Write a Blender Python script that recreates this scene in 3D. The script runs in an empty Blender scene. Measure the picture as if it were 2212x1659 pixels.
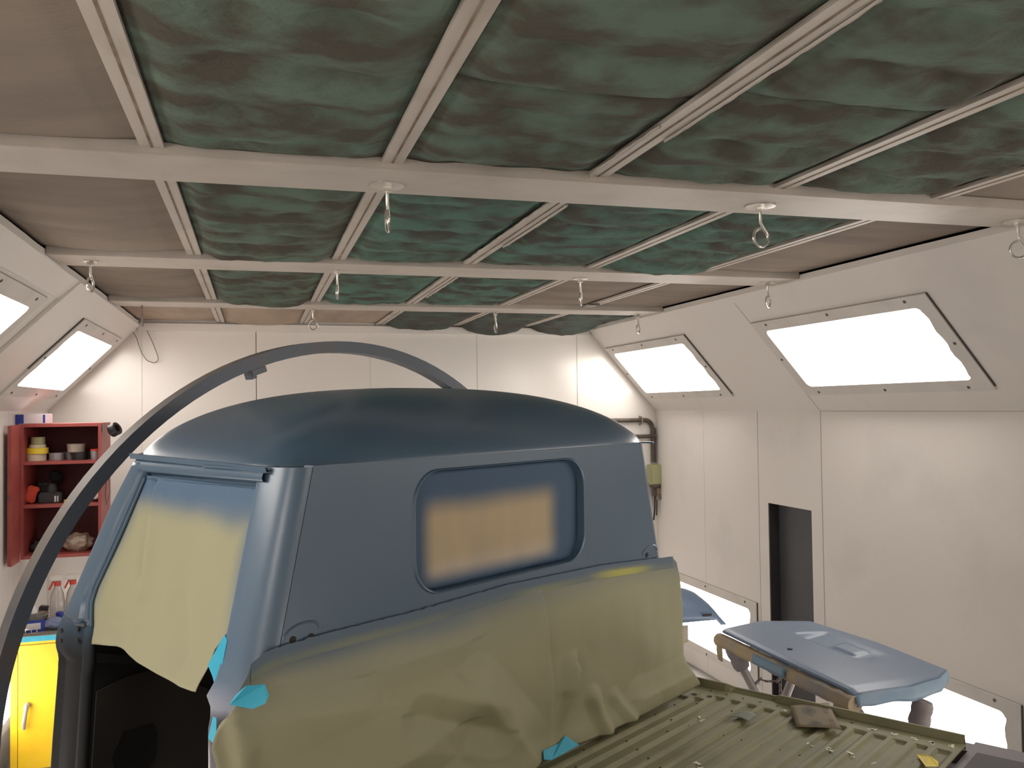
import bpy, bmesh, math, random
from mathutils import Vector, Matrix, noise
random.seed(3)
SC = bpy.context.scene
COL = SC.collection
# ------------------------------------------------------------------ camera, world, exposure
cam_d = bpy.data.cameras.new('camera'); cam = bpy.data.objects.new('camera', cam_d); COL.objects.link(cam)
YAW, PITCH, ROLL = 0.2845157, 0.0257082, -0.01271
def cam_axes():
    cy, sy, cp, sp = math.cos(YAW), math.sin(YAW), math.cos(PITCH), math.sin(PITCH)
    f = Vector((sy*cp, cy*cp, sp)); r = Vector((cy, -sy, 0)); u = r.cross(f)
    c, s = math.cos(ROLL), math.sin(ROLL)
    return c*r + s*u, -s*r + c*u, f
r_, u_, f_ = cam_axes()
m = Matrix((r_, u_, -f_)).transposed().to_4x4(); m.translation = Vector((0, 0, 2.1))
cam.matrix_world = m
cam_d.sensor_width = 36.0; cam_d.lens = 1900/2212*36.0
cam_d.clip_start = 0.05; cam_d.clip_end = 60
SC.camera = cam
w = bpy.data.worlds.new('world'); SC.world = w; w.use_nodes = True
w.node_tree.nodes['Background'].inputs[0].default_value = (0, 0, 0, 1)
SC.view_settings.view_transform = 'Standard'; SC.view_settings.look = 'None'
SC.view_settings.gamma = 1.0; SC.view_settings.use_curve_mapping = False
SC.view_settings.exposure = 0.0
LAMP_COLOR = (1.0, 0.93, 0.86); LAMP_POWER = 7.6
SC.cycles.max_bounces = 8; SC.cycles.diffuse_bounces = 5; SC.cycles.glossy_bounces = 4
SC.cycles.caustics_reflective = False; SC.cycles.caustics_refractive = False

# ------------------------------------------------------------------ materials
def lin(c):
    f = lambda v: v/12.92 if v <= .04045 else ((v+.055)/1.055)**2.4
    return tuple(f(x/255) for x in c) + (1,)
def mat(name, col, rough=.5, metal=0, col2=None, scale=6, lo=.4, hi=.65, bump=0, bscale=60, stretch=(1, 1, 1), spec=.5, detail=6, emit=None, trans=0):
    m = bpy.data.materials.new(name); m.use_nodes = True
    nt = m.node_tree; b = nt.nodes['Principled BSDF']
    b.inputs['Roughness'].default_value = rough; b.inputs['Metallic'].default_value = metal
    b.inputs['Specular IOR Level'].default_value = spec
    b.inputs['Transmission Weight'].default_value = trans
    if emit:
        b.inputs['Emission Color'].default_value = emit[0] + (1,); b.inputs['Emission Strength'].default_value = emit[1]
    c4 = tuple(col) + (1,) if len(col) == 3 else col
    b.inputs['Base Color'].default_value = c4
    tc = None
    if col2 or bump:
        tc = nt.nodes.new('ShaderNodeTexCoord'); mp = nt.nodes.new('ShaderNodeMapping')
        mp.inputs['Scale'].default_value = stretch
        nt.links.new(tc.outputs['Object'], mp.inputs['Vector'])
    if col2:
        n = nt.nodes.new('ShaderNodeTexNoise'); n.inputs['Scale'].default_value = scale; n.inputs['Detail'].default_value = detail
        nt.links.new(mp.outputs[0], n.inputs['Vector'])
        r = nt.nodes.new('ShaderNodeValToRGB')
        r.color_ramp.elements[0].position = lo; r.color_ramp.elements[0].color = c4
        r.color_ramp.elements[1].position = hi; r.color_ramp.elements[1].color = tuple(col2) + (1,) if len(col2) == 3 else col2
        nt.links.new(n.outputs['Fac'], r.inputs[0]); nt.links.new(r.outputs[0], b.inputs['Base Color'])
    if bump:
        n2 = nt.nodes.new('ShaderNodeTexNoise'); n2.inputs['Scale'].default_value = bscale; n2.inputs['Detail'].default_value = 5
        nt.links.new(mp.outputs[0], n2.inputs['Vector'])
        bp = nt.nodes.new('ShaderNodeBump'); bp.inputs['Strength'].default_value = bump; bp.inputs['Distance'].default_value = .01
        nt.links.new(n2.outputs['Fac'], bp.inputs['Height']); nt.links.new(bp.outputs[0], b.inputs['Normal'])
    return m
def vmat(name, rough=.6, spec=.5, bump=0, bscale=200):
    m = mat(name, (.5, .5, .5), rough, spec=spec, bump=bump, bscale=bscale)
    nt = m.node_tree; a = nt.nodes.new('ShaderNodeAttribute'); a.attribute_name = 'Col'
    nt.links.new(a.outputs['Color'], nt.nodes['Principled BSDF'].inputs['Base Color'])
    return m
M = {}
M['wall'] = mat('wall_paint', (.74, .70, .665), .38, col2=(.62, .59, .57), scale=1.5, lo=.55, hi=.82, bump=.03, bscale=9)
M['wallback'] = mat('wall_paint_glossy', (.76, .725, .685), .21, col2=(.71, .675, .64), scale=1.0, lo=.5, hi=.8, bump=.02, bscale=5, spec=.9)
M['seam'] = mat('joint_dark', (.36, .335, .31), .7)
M['beam'] = mat('beam_paint', (.49, .44, .39), .5, col2=(.41, .365, .32), scale=4, lo=.45, hi=.7, bump=.05, bscale=40)
M['bar'] = mat('bar_paint', (.48, .43, .38), .5, col2=(.34, .295, .25), scale=9, lo=.5, hi=.75, stretch=(1, .35, 1), bump=.05)
M['rust'] = mat('rust_line', (.15, .10, .065), .8, col2=(.27, .21, .16), scale=12)
M['green'] = mat('filter_green', (.088,.082,.066), .95, col2=(.135,.185,.148), scale=6.5, lo=.41, hi=.62, bump=.9, bscale=45, spec=.1, detail=12, stretch=(.8, 1.2, 1))
M['greenblue'] = mat('filter_green_clean', (.082,.084,.070), .95, col2=(.112,.195,.158), scale=6.5, lo=.40, hi=.61, bump=.9, bscale=45, spec=.1, detail=12, stretch=(.8, 1.2, 1))
M['greendark'] = mat('filter_dark', (.085,.083,.074), .95, col2=(.095,.12,.105), scale=5.0, lo=.42, hi=.60, bump=.9, bscale=45, spec=.1, detail=12, stretch=(.8, 1.2, 1))
M['brown'] = mat('filter_brown', (.275, .226, .188), .95, col2=(.215, .178, .152), scale=3, lo=.42, hi=.68, bump=.25, bscale=60, spec=.1, detail=9, stretch=(.5, 1.6, 1))
M['beige'] = mat('filter_beige', (.41, .325, .255), .95, col2=(.31, .25, .205), scale=3, lo=.42, hi=.68, bump=.25, bscale=60, spec=.1, detail=8, stretch=(1.6, .4, 1))
M['plenum'] = mat('plenum_dark', (.05, .045, .04), .9)
M['floor'] = mat('floor_concrete', (.30, .285, .27), .6, col2=(.22, .21, .20), scale=3, bump=.1)
M['lamp'] = mat('lamp_diffuser', (.9, .9, .9), .4, emit=(LAMP_COLOR, LAMP_POWER))
M['frame'] = mat('lamp_frame_paint', (.70, .665, .63), .6, col2=(.64, .61, .58), scale=5, spec=.2)
M['gap'] = mat('gap_dark', (.07, .065, .06), .8)
M['screw'] = mat('screw_dark', (.12, .11, .10), .5, .3)
M['zinc'] = mat('zinc_plated', (.62, .60, .55), .28, .9)
M['steel'] = mat('bare_steel', (.30, .27, .25), .45, .6, col2=(.22, .16, .12), scale=30)
M['blue'] = mat('satin_blue_primer', (.062, .112, .172), .29, col2=(.070, .122, .182), scale=5, spec=.95)
M['bluelight'] = mat('satin_blue_light', (.125, .185, .285), .36, col2=(.14, .20, .30), scale=4)
M['bluev'] = vmat('satin_blue_fade', .29, .95)
M['matv'] = vmat('matt_primer_fade', .75, .25)
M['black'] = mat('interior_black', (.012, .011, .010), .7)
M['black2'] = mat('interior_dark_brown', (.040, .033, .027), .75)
M['slate'] = mat('dark_slate_primer', (.075, .08, .09), .5)
M['paper'] = vmat('masking_paper', .62, .3, bump=.03, bscale=300)
M['tape'] = mat('blue_tape', (.03, .37, .55), .55, col2=(.05, .42, .60), scale=20)
M['tapefade'] = mat('blue_tape_pale', (.14, .30, .42), .5, col2=(.20, .27, .36), scale=14)
M['apron'] = mat('sprayed_apron', (.20, .30, .41), .55, col2=(.24, .33, .42), scale=12)
M['olive'] = mat('olive_primer', (.245, .23, .13), .55, col2=(.20, .19, .112), scale=7, lo=.45, hi=.65, spec=.3)
M['hole'] = mat('hole_dark', (.02, .018, .012), .8)
M['fleck'] = mat('bare_fleck', (.75, .72, .6), .5)
M['mauve'] = mat('mauve_grey_primer', (.17, .15, .165), .5)
M['mauved'] = mat('dark_mauve', (.045, .04, .05), .6)
M['hoop'] = mat('hoop_steel', (.085, .10, .125), .38, .15, col2=(.12, .10, .09), scale=4, lo=.5, hi=.7, bump=.05)
M['hoopdust'] = mat('hoop_dusty_top', (.185, .162, .145), .6, col2=(.10, .10, .11), scale=3.5, lo=.45, hi=.68, bump=.05)
M['red'] = mat('red_enamel', (.34, .075, .065), .45, col2=(.30, .05, .045), scale=8)
M['redshade'] = mat('red_enamel_shaded', (.12, .018, .016), .6)  # darker copy of the cabinet red, shade of the inside put into the colour
M['yellow'] = mat('yellow_enamel', (.90, .60, .02), .4, col2=(.84, .53, .02), scale=6, lo=.5, hi=.75)
M['carcass'] = mat('grey_carcass', (.30, .28, .25), .6, col2=(.22, .2, .18), scale=9)
M['pipe'] = mat('brown_pipe', (.085, .065, .05), .5, col2=(.06, .045, .035), scale=20)
M['boxgreen'] = mat('box_olive', (.36, .36, .20), .45)
M['glass'] = mat('dark_pane', (.062, .063, .070), .42, col2=(.072, .073, .080), scale=3)
M['darkgrey'] = mat('dark_grey_panel', (.035, .033, .034), .45)
M['foam'] = mat('grey_foam', (.30, .26, .27), .8, col2=(.25, .22, .22), scale=20)
M['pole'] = mat('pole_metal', (.40, .36, .34), .5, .25)
M['tanpaper'] = mat('torn_paper', (.42, .33, .20), .7, col2=(.28, .27, .27), scale=7)
M['cream'] = mat('cream_tape', (.62, .56, .42), .6)
M['yellowtape'] = mat('yellow_tape', (.80, .62, .05), .5)
M['silver'] = mat('silver_tape', (.35, .35, .36), .4, .4)
M['blacktape'] = mat('black_tape', (.02, .02, .02), .4)
M['whitetub'] = mat('white_tub', (.62, .55, .48), .5, col2=(.5, .42, .36), scale=20)
M['redplastic'] = mat('red_plastic', (.60, .06, .03), .45)
M['darkplastic'] = mat('dark_plastic', (.03, .03, .035), .5)
M['bluecan'] = mat('blue_print', (.03, .05, .35), .45)
M['whitecard'] = mat('white_card', (.70, .68, .70), .6)
M['plasticbag'] = mat('plastic_bag', (.42, .34, .27), .35)
M['bottle'] = mat('clear_bottle', (.85, .80, .76), .12, trans=.55)
M['whiteplastic'] = mat('white_plastic', (.75, .72, .68), .4)
M['rag'] = mat('blue_rag', (.20, .24, .38), .8)
M['greypaper'] = mat('grey_paper', (.23, .25, .22), .7)
M['sand'] = mat('sandpaper_back', (.235, .185, .115), .7, col2=(.205, .165, .105), scale=15)
M['ink'] = mat('ink_print', (.075, .085, .09), .7)
M['wire'] = mat('thin_wire', (.18, .15, .13), .5)

# ------------------------------------------------------------------ mesh helpers
def link(name, me, mt, parent=None, smooth=False):
    o = bpy.data.objects.new(name, me); COL.objects.link(o)
    if mt is not None and not me.materials: me.materials.append(mt)
    if smooth:
        for p in me.polygons: p.use_smooth = True
    if parent: o.parent = parent
    return o
def frombm(name, bm, mt, parent=None, smooth=False, auto=None):
    bmesh.ops.recalc_face_normals(bm, faces=bm.faces)
    me = bpy.data.meshes.new(name); bm.to_mesh(me); bm.free()
    o = link(name, me, mt, parent, smooth)
    if auto: 
        try: me.set_sharp_from_angle(angle=math.radians(auto))
        except Exception: pass
    return o
def raw(name, verts, faces, mt, parent=None, smooth=False, cols=None, flip=False):
    me = bpy.data.meshes.new(name)
    if flip: faces = [tuple(reversed(f)) for f in faces]
    me.from_pydata([tuple(v) for v in verts], [], faces); me.update()
    if cols is not None:
        a = me.color_attributes.new('Col', 'FLOAT_COLOR', 'POINT')
        for i, c in enumerate(cols): a.data[i].color = (c[0], c[1], c[2], 1)
    return link(name, me, mt, parent, smooth)
def bbox(bm, c, s, rot=None, bev=0):
    g = bmesh.ops.create_cube(bm, size=1)
    mx = Matrix.Translation(Vector(c)) @ (rot.to_4x4() if rot is not None else Matrix()) @ Matrix.Diagonal((s[0], s[1], s[2], 1))
    bmesh.ops.transform(bm, matrix=mx, verts=g['verts'])
    if bev:
        ed = list({e for v in g['verts'] for e in v.link_edges})
        bmesh.ops.bevel(bm, geom=ed, offset=bev, segments=2, affect='EDGES')
def box(name, lo, hi, mt, parent=None, bev=0, rot=None):
    bm = bmesh.new(); c = [(a+b)/2 for a, b in zip(lo, hi)]; s = [abs(b-a) for a, b in zip(lo, hi)]
    bbox(bm, c, s, rot, bev)
    return frombm(name, bm, mt, parent)
def tubebm(bm, path, r, seg=8, closed=False, radii=None):
    path = [Vector(p) for p in path]; n = len(path); rings = []
    prev = None
    for i, p in enumerate(path):
        a = path[(i-1) % n] if (closed or i > 0) else p; b = path[(i+1) % n] if (closed or i < n-1) else p
        t = (b-a).normalized()
        if prev is None:
            x = t.orthogonal().normalized()
        else:
            x = (prev - t*prev.dot(t)).normalized()
        prev = x; y = t.cross(x); rr = radii[i] if radii else r
        rings.append([bm.verts.new(p + rr*(math.cos(2*math.pi*k/seg)*x + math.sin(2*math.pi*k/seg)*y)) for k in range(seg)])
    for i in range(n if closed else n-1):
        A, B = rings[i], rings[(i+1) % n]
        for k in range(seg): bm.faces.new((A[k], A[(k+1) % seg], B[(k+1) % seg], B[k]))
    if not closed:
        bm.faces.new(list(reversed(rings[0]))); bm.faces.new(rings[-1])
def tube(name, path, r, mt, parent=None, seg=8, closed=False, radii=None):
    bm = bmesh.new(); tubebm(bm, path, r, seg, closed, radii)
    return frombm(name, bm, mt, parent, True, 40)
def lathebm(bm, prof, seg=20, c=(0, 0, 0), mx=None):
    rings = []
    for r, z in prof:
        ring = []
        for k in range(seg):
            a = 2*math.pi*k/seg; v = Vector((r*math.cos(a), r*math.sin(a), z))
            if mx: v = mx @ v
            ring.append(bm.verts.new(v + Vector(c)))
        rings.append(ring)
    for A, B in zip(rings, rings[1:]):
        for k in range(seg): bm.faces.new((A[k], A[(k+1) % seg], B[(k+1) % seg], B[k]))
    bm.faces.new(list(reversed(rings[0]))); bm.faces.new(rings[-1])
def lathe(name, prof, mt, parent=None, seg=20, c=(0, 0, 0), mx=None):
    bm = bmesh.new(); lathebm(bm, prof, seg, c, mx)
    return frombm(name, bm, mt, parent, True, 35)
def prism(name, pts, d, mt, parent=None, smooth=False, bev=0):
    """polygon given as 3-D points, thickened by vector d"""
    bm = bmesh.new(); d = Vector(d)
    a = [bm.verts.new(Vector(p)) for p in pts]; b = [bm.verts.new(Vector(p)+d) for p in pts]
    n = len(a)
    bm.faces.new(a); bm.faces.new(list(reversed(b)))
    for i in range(n): bm.faces.new((a[i], b[i], b[(i+1) % n], a[(i+1) % n]))
    if bev: bmesh.ops.bevel(bm, geom=list(bm.edges), offset=bev, segments=2, affect='EDGES')
    return frombm(name, bm, mt, parent, smooth)
def grid(name, P, mt, parent=None, cols=None, smooth=True, flip=False):
    """P[i][j] 3-D points"""
    ni, nj = len(P), len(P[0])
    v = [p for row in P for p in row]
    f = [(i*nj+j, (i+1)*nj+j, (i+1)*nj+j+1, i*nj+j+1) for i in range(ni-1) for j in range(nj-1)]
    return raw(name, v, f, mt, parent, smooth, [c for row in cols for c in row] if cols else None, flip)
def solid(o, t, off=0):
    md = o.modifiers.new('thickness', 'SOLIDIFY'); md.thickness = t; md.offset = off
def empty(name, loc=(0, 0, 0), rz=0, mw=None):
    o = bpy.data.objects.new(name, None); COL.objects.link(o); o.empty_display_size = .05
    if mw is not None: o.matrix_world = mw
    else: o.location = loc; o.rotation_euler = (0, 0, rz)
    return o
def tag(o, label, cat, group=None, kind=None):
    o['label'] = label; o['category'] = cat
    if group: o['group'] = group
    if kind: o['kind'] = kind
    return o
def struct(o):
    o['kind'] = 'structure'; return o
def rebase(o):
    """move a one-mesh thing's origin to the middle of its foot"""
    vs = [v.co for v in o.data.vertices]
    lo = Vector([min(v[k] for v in vs) for k in range(3)]); hi = Vector([max(v[k] for v in vs) for k in range(3)])
    c = Vector(((lo.x+hi.x)/2, (lo.y+hi.y)/2, lo.z))
    o.data.transform(Matrix.Translation(-c))
    o.matrix_world = o.matrix_world @ Matrix.Translation(c)
    return o
def copy_tree(o, parent=None):
    c = o.copy(); COL.objects.link(c)
    if parent: c.parent = parent
    for ch in list(o.children): copy_tree(ch, c)
    return c
def lerp(a, b, t): return a + (b-a)*t
def mixc(a, b, t):
    t = max(0, min(1, t)); return tuple(lerp(x, y, t) for x, y in zip(a, b))
def sstep(a, b, x):
    t = max(0, min(1, (x-a)/(b-a))); return t*t*(3-2*t)
def poly_at(pts, t):
    """point at fraction t of arc length"""
    L = [0]
    for a, b in zip(pts, pts[1:]): L.append(L[-1]+math.dist(a, b))
    s = t*L[-1]
    for i in range(len(pts)-1):
        if s <= L[i+1] or i == len(pts)-2:
            k = (s-L[i])/max(1e-9, L[i+1]-L[i]); k = max(0, min(1, k))
            return tuple(lerp(p, q, k) for p, q in zip(pts[i], pts[i+1]))
def coons(top, bot, left, right, ni, nj):
    """top/bot run left to right, left/right run top to bottom; returns [i][j] 2-D"""
    out = []
    for i in range(ni):
        u = i/(ni-1); row = []
        T, B = poly_at(top, u), poly_at(bot, u)
        for j in range(nj):
            v = j/(nj-1); Lp, Rp = poly_at(left, v), poly_at(right, v)
            row.append(tuple((1-v)*T[k]+v*B[k]+(1-u)*Lp[k]+u*Rp[k]
                             - ((1-u)*(1-v)*top[0][k]+u*(1-v)*top[-1][k]+(1-u)*v*bot[0][k]+u*v*bot[-1][k]) for k in range(2)))
        out.append(row)
    return out
def rrect(x0, x1, y0, y1, r, n=6):
    pts = []
    for cx, cy, a0 in ((x1-r, y1-r, 0), (x0+r, y1-r, 90), (x0+r, y0+r, 180), (x1-r, y0+r, 270)):
        for k in range(n+1):
            a = math.radians(a0+90*k/n); pts.append((cx+r*math.cos(a), cy+r*math.sin(a)))
    return pts
def nz(x, y, z=0): return noise.noise(Vector((x, y, z)))

# ------------------------------------------------------------------ room (metres; back wall at y = 7.05)
XL, XR, YB, YF, ZC = -1.46, 3.37, 7.05, -1.55, 2.75
CL, CR = -.83, 2.75            # ceiling edges
HZL, HZR = 2.12, 2.05          # foot of the sloped haunches
flo = box('floor', (XL-.1, YF-.1, -.1), (XR+.1, YB+.1, 0), M['floor']); struct(flo)

def wall_piece(name, axis, x, lo, hi, t, parent, mt):
    """vertical wall slab: axis 'x' -> plane x=const, spans y,z ; 'y' -> plane y=const"""
    if axis == 'x': return box(name, (x, lo[0], lo[1]), (x+t, hi[0], hi[1]), mt, parent)
    return box(name, (lo[0], x, lo[1]), (hi[0], x+t, hi[1]), mt, parent)
# back wall
wb = struct(box('wall_back', (XL-.2, YB+.03, 0), (XR+.2, YB+.13, 3.05), M['seam']))
seams = [-1.7, -.843, .010, .925, 1.80, 2.677, 3.6]
def clip_prof(x0, x1):
    """upper outline of the back wall under the haunches between x0, x1"""
    return x0, x1
for a, b in zip(seams, seams[1:]):
    box('wall_panel', (a+.0025, YB, 0.002), (b-.0025, YB+.029, 2.99), M['wallback'], wb)
for x, hw in ((-.843, .036), (.925, .036), (1.80, .034), (2.677, .034)):
    box('joint_strip', (x-hw, YB-.004, 0.002), (x+hw, YB-.0003, 2.74), M['wallback'], wb)
box('ceiling_lip', (CL, YB-.035, 2.70), (CR, YB-.0045, 2.755), M['wallback'], wb)
# front wall behind the photographer
wf = struct(box('wall_front', (XL-.2, YF-.1, 0), (XR+.2, YF, 3.05), M['wall']))
# side walls: a backing plus panels; haunch panels slope up to the ceiling
def side_wall(name, sx, xw, hz, cx, ysplit, far_off, near_off, vseams, door=None):
    o = struct(box(name, (xw+sx*.26, YF, 0), (xw+sx*.36, YB+.03, hz+.9), M['seam']))
    def hp(y0, y1, off):
        n = Vector((ZC-hz, 0, -(cx-xw)*1.0)); n = n.normalized()
        if n.x*sx > 0: n = -n
        n = Vector((-sx*abs(n.x), 0, -abs(n.z)))
        pts = [Vector((xw, y0, hz)), Vector((xw, y1, hz)), Vector((cx, y1, ZC)), Vector((cx, y0, ZC))]
        pts = [p + n*off for p in pts]
        prism('haunch_panel', pts, -n*.04, M['wall'], o)
    hp(ysplit+.002, YB-.001, far_off); hp(2.33, ysplit-.002, near_off); hp(.0, 2.326, near_off); hp(YF+.001, -.004, near_off)
    ys = [YF+.001] + vseams + [YB-.001]
    for a, b in zip(ys, ys[1:]):
        off = near_off if b <= ysplit+.01 else far_off
        x0 = xw - sx*off
        def slab(y0, y1, z0, z1):
            if z1-z0 > .01 and y1-y0 > .005: box('wall_panel', (x0, y0, z0), (x0+sx*.04, y1, z1), M['wall'], o)
        if door and a < door[0] and b > door[1]-.001 or (door and a <= door[0] < b):
            slab(a+.0015, door[0], .002, hz); slab(door[1], b-.0015, .002, hz); slab(door[0], door[1], door[2], hz)
        else:
            slab(a+.0015, b-.0015, .002, hz)
    return o
wr = side_wall('wall_right', 1, XR, HZR, CR, 4.70, 0.0, .006, [0.0, 2.33, 4.70, 5.426, 6.2], door=(4.822, 5.312, 1.419))
wl = side_wall('wall_left', -1, XL, HZL, CL, 4.72, .02, 0.0, [0.0, 2.33, 4.72, 6.0])
for y_, wd, of in ((4.70, .0028, .006), (5.426, .0015, 0.0)):
    box('joint_line', (XR-of-.0012, y_-wd, .002), (XR-of-.0002, y_+wd, HZR-.002), M['seam'], wr)
_d = Vector((CR-XR, 0, ZC-HZR)); _n = Vector((-_d.z, 0, _d.x)).normalized(); _n = _n if _n.x < 0 else -_n
prism('joint_line', [Vector((XR, 4.698, HZR))+_n*.0065, Vector((XR, 4.702, HZR))+_n*.0065, Vector((CR, 4.702, ZC))+_n*.0065, Vector((CR, 4.698, ZC))+_n*.0065], _n*.001, M['seam'], wr)
box('haunch_line', (XR-.008, YF+.01, HZR-.003), (XR-.0065, 4.69, HZR+.001), M['seam'], wr)
# ceiling-edge fascia on both sides
def fascia(name, sx, cx, dy):
    bm = bmesh.new(); n = 80
    A, B = [], []
    for i in range(n):
        y = lerp(YF+.01, YB-.04, i/(n-1)); j = .006*nz(y*3, sx)+.003*nz(y*17, sx)
        A.append(Vector((cx - sx*.004 + j, y, 2.742))); B.append(Vector((cx + sx*(.088 if sx < 0 else .05), y, 2.742-(.085 if sx < 0 else .055))))
    P = [[a + Vector((0, 0, .03)), a, b, b + Vector((sx*.02, 0, .02))] for a, b in zip(A, B)]
    bm.free()
    o = grid(name, P, M['wall'], None, smooth=False); struct(o); solid(o, .004)
fascia('trim_1', -1, CL, 0); fascia('trim_2', 1, CR, 0)
# narrow dark window let into the right wall
wn = struct(empty('window_1', (XR, 5.067, 0)))
box('reveal', (.0415, -.245, 0.002), (.25, -.235, 1.419), M['darkgrey'], wn)
box('reveal', (.0415, .235, 0.002), (.25, .245, 1.419), M['darkgrey'], wn)
box('jamb', (.002, .2345, .002), (.0412, .2445, 1.4185), M['darkgrey'], wn)
box('reveal', (.0415, -.234, 1.409), (.25, .234, 1.419), M['darkgrey'], wn)
box('pane', (.075, -.234, .003), (.087, .234, 1.408), M['glass'], wn)

# ------------------------------------------------------------------ ceiling
ce = struct(box('ceiling', (XL-.3, YF-.1, 3.0), (XR+.3, YB+.12, 3.06), M['plenum']))
BX = [-.247, .363, .964, 1.58, 2.173]
BY = [(-.86, -.59), (.77, 1.04), (2.377, 2.646), (3.984, 4.276), (5.587, 5.862)]
for y0, y1 in BY:
    bm = bmesh.new(); bbox(bm, ((CL+CR)/2, (y0+y1)/2, 2.80), (CR-CL-.014, y1-y0, .10), bev=.004)
    frombm('ceiling_beam', bm, M['beam'], ce)
spans = [(YF, -.86)] + [(a[1], b[0]) for a, b in zip(BY, BY[1:])] + [(5.862, YB)]
for (y0, y1) in spans:
    for x in BX:
        hw = .029
        b = box('ceiling_bar', (x-hw, y0+.001, 2.768), (x+hw, y1-.001, 2.78), M['bar'], ce)
        box('rust_line', (x-.003, y0+.002, 2.7668), (x+.003, y1-.002, 2.7679), M['rust'], b)
def filter_mat(x0, x1, y0, y1, kind, seed, endsag=0, sag=.012, frontsag=0):
    nx, ny = 26, max(14, int((y1-y0)/.03)); P = []
    rnd = random.Random(seed)
    period = rnd.uniform(.19, .26); ph = rnd.random()
    for i in range(nx):
        u = i/(nx-1); x = lerp(x0-.012, x1+.012, u); row = []
        for j in range(ny):
            v = j/(ny-1); y = lerp(y0+.004, y1-.004, v)
            eu = min(1, max(0, min(u, 1-u)-.02)/.13); ev = min(1, min(v, 1-v)*(y1-y0)/.07)
            edge = eu*eu*(3-2*eu)*(.3+.7*ev)
            if kind in ('green', 'greenblue', 'greendark'):
                yy = y + .05*nz(x*4, y*1.5, seed) + .015*nz(x*11, y*6, seed+5)
                t = (yy/period + ph) % 1.0
                puff = .027*(math.sin(math.pi*t**.65)**.75) * (.5+.7*abs(nz(x*3, math.floor(yy/period+ph)*1.7, seed+2)))
                dim = 0
                for q in (.33, .68):
                    tt = t if t < .5 else t-1
                    dim += .018*math.exp(-((u-q)/.11)**2-(tt*period/.04)**2)
                z = 2.7825 - edge*(.008 + puff - dim + sag*math.sin(math.pi*u)) - edge*(.006*nz(x*14, y*14, seed) + .003*nz(x*40, y*40, seed))
            else:
                z = 2.7845 - edge*(sag*1.2*math.sin(math.pi*u) + .004*nz(x*2.5, y*9, seed) + .006*max(0, nz(x*1.2, y*13, seed+3)))
            z -= endsag*sstep(.62, .95, v)*(math.sin(math.pi*min(1, max(0, u)))**.5)*(1-sstep(.985, 1, v)*.4)
            z -= frontsag*sstep(.35, .05, v)*math.sin(math.pi*u)
            row.append((x, y, z))
        P.append(row)
    o = grid('filter_mat', P, M[kind], ce); solid(o, .02, 1)
    return o
XC = [CL] + BX + [CR]
lay = {5: ['beige', 'beige', 'beige', 'greendark', 'greendark', 'greendark'],
       4: ['brown', 'green', 'greenblue', 'greenblue', 'brown', 'brown'],
       3: ['brown', 'green', 'greenblue', 'greenblue', 'greenblue', 'brown'],
       2: ['brown', 'green', 'green', 'green', 'green', 'brown'],
       1: ['brown', 'green', 'green', 'green', 'green', 'brown'],
       0: ['brown', 'green', 'green', 'green', 'green', 'brown']}
esag = {(3, 1): .022, (4, 1): .030, (3, 4): .028, (5, 1): .03, (5, 3): .035, (5, 4): .06, (5, 5): .06}
for rI, (y0, y1) in enumerate(spans):
    for c in range(6):
        xa, xb = XC[c]+(.029 if c else 0), XC[c+1]-(.029 if c < 5 else 0)
        k = lay[rI][c]
        if rI == 2 and c in (2, 3):
            filter_mat(xa, xb, y0, 1.738-.065*(c-2), k, rI*10+c+1, .012, .006)
            filter_mat(xa, xb, 1.750-.065*(c-2), y1, k, rI*10+c+31, 0, .006)
            continue
        filter_mat(xa, xb, y0, y1, k, rI*10+c+1, esag.get((rI, c), 0), .006 if k != 'brown' else (.008 if c else .020))
# torn filter edging and loose scraps along the third bar
def ragged(name, x, y0, y1, wd, sgn, seed):
    P = []
    n = 40
    for i in range(n):
        y = lerp(y0, y1, i/(n-1)); e = wd*(.45+.55*abs(nz(y*9, seed)))*math.sin(math.pi*min(1, (i+1)/n))**.3
        P.append([(x, y, 2.7655), (x+sgn*e*.5, y, 2.760+.004*nz(y*20, seed)), (x+sgn*e, y, 2.766+.004*nz(y*15, seed+1))])
    o = grid(name, P, M['beam'], ce); solid(o, .003)
ragged('torn_edging', BX[2]-.029, 2.66, 3.95, .03, -1, 2); ragged('torn_edging', BX[2]+.028, 2.72, 3.5, .025, 1, 5)
ragged('torn_edging', BX[2]+.028, 4.35, 5.2, .02, 1, 8); ragged('torn_edging', BX[2]-.029, 1.9, 2.37, .02, -1, 11)
ragged('torn_edging', BX[2]+.028, 1.2, 2.0, .014, 1, 14)
for (x, y) in ((1.10, 5.90), (2.10, 5.35)):
    box('latch_clip', (x, y, 2.755), (x+.07, y+.02, 2.768), M['screw'], ce)

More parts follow.
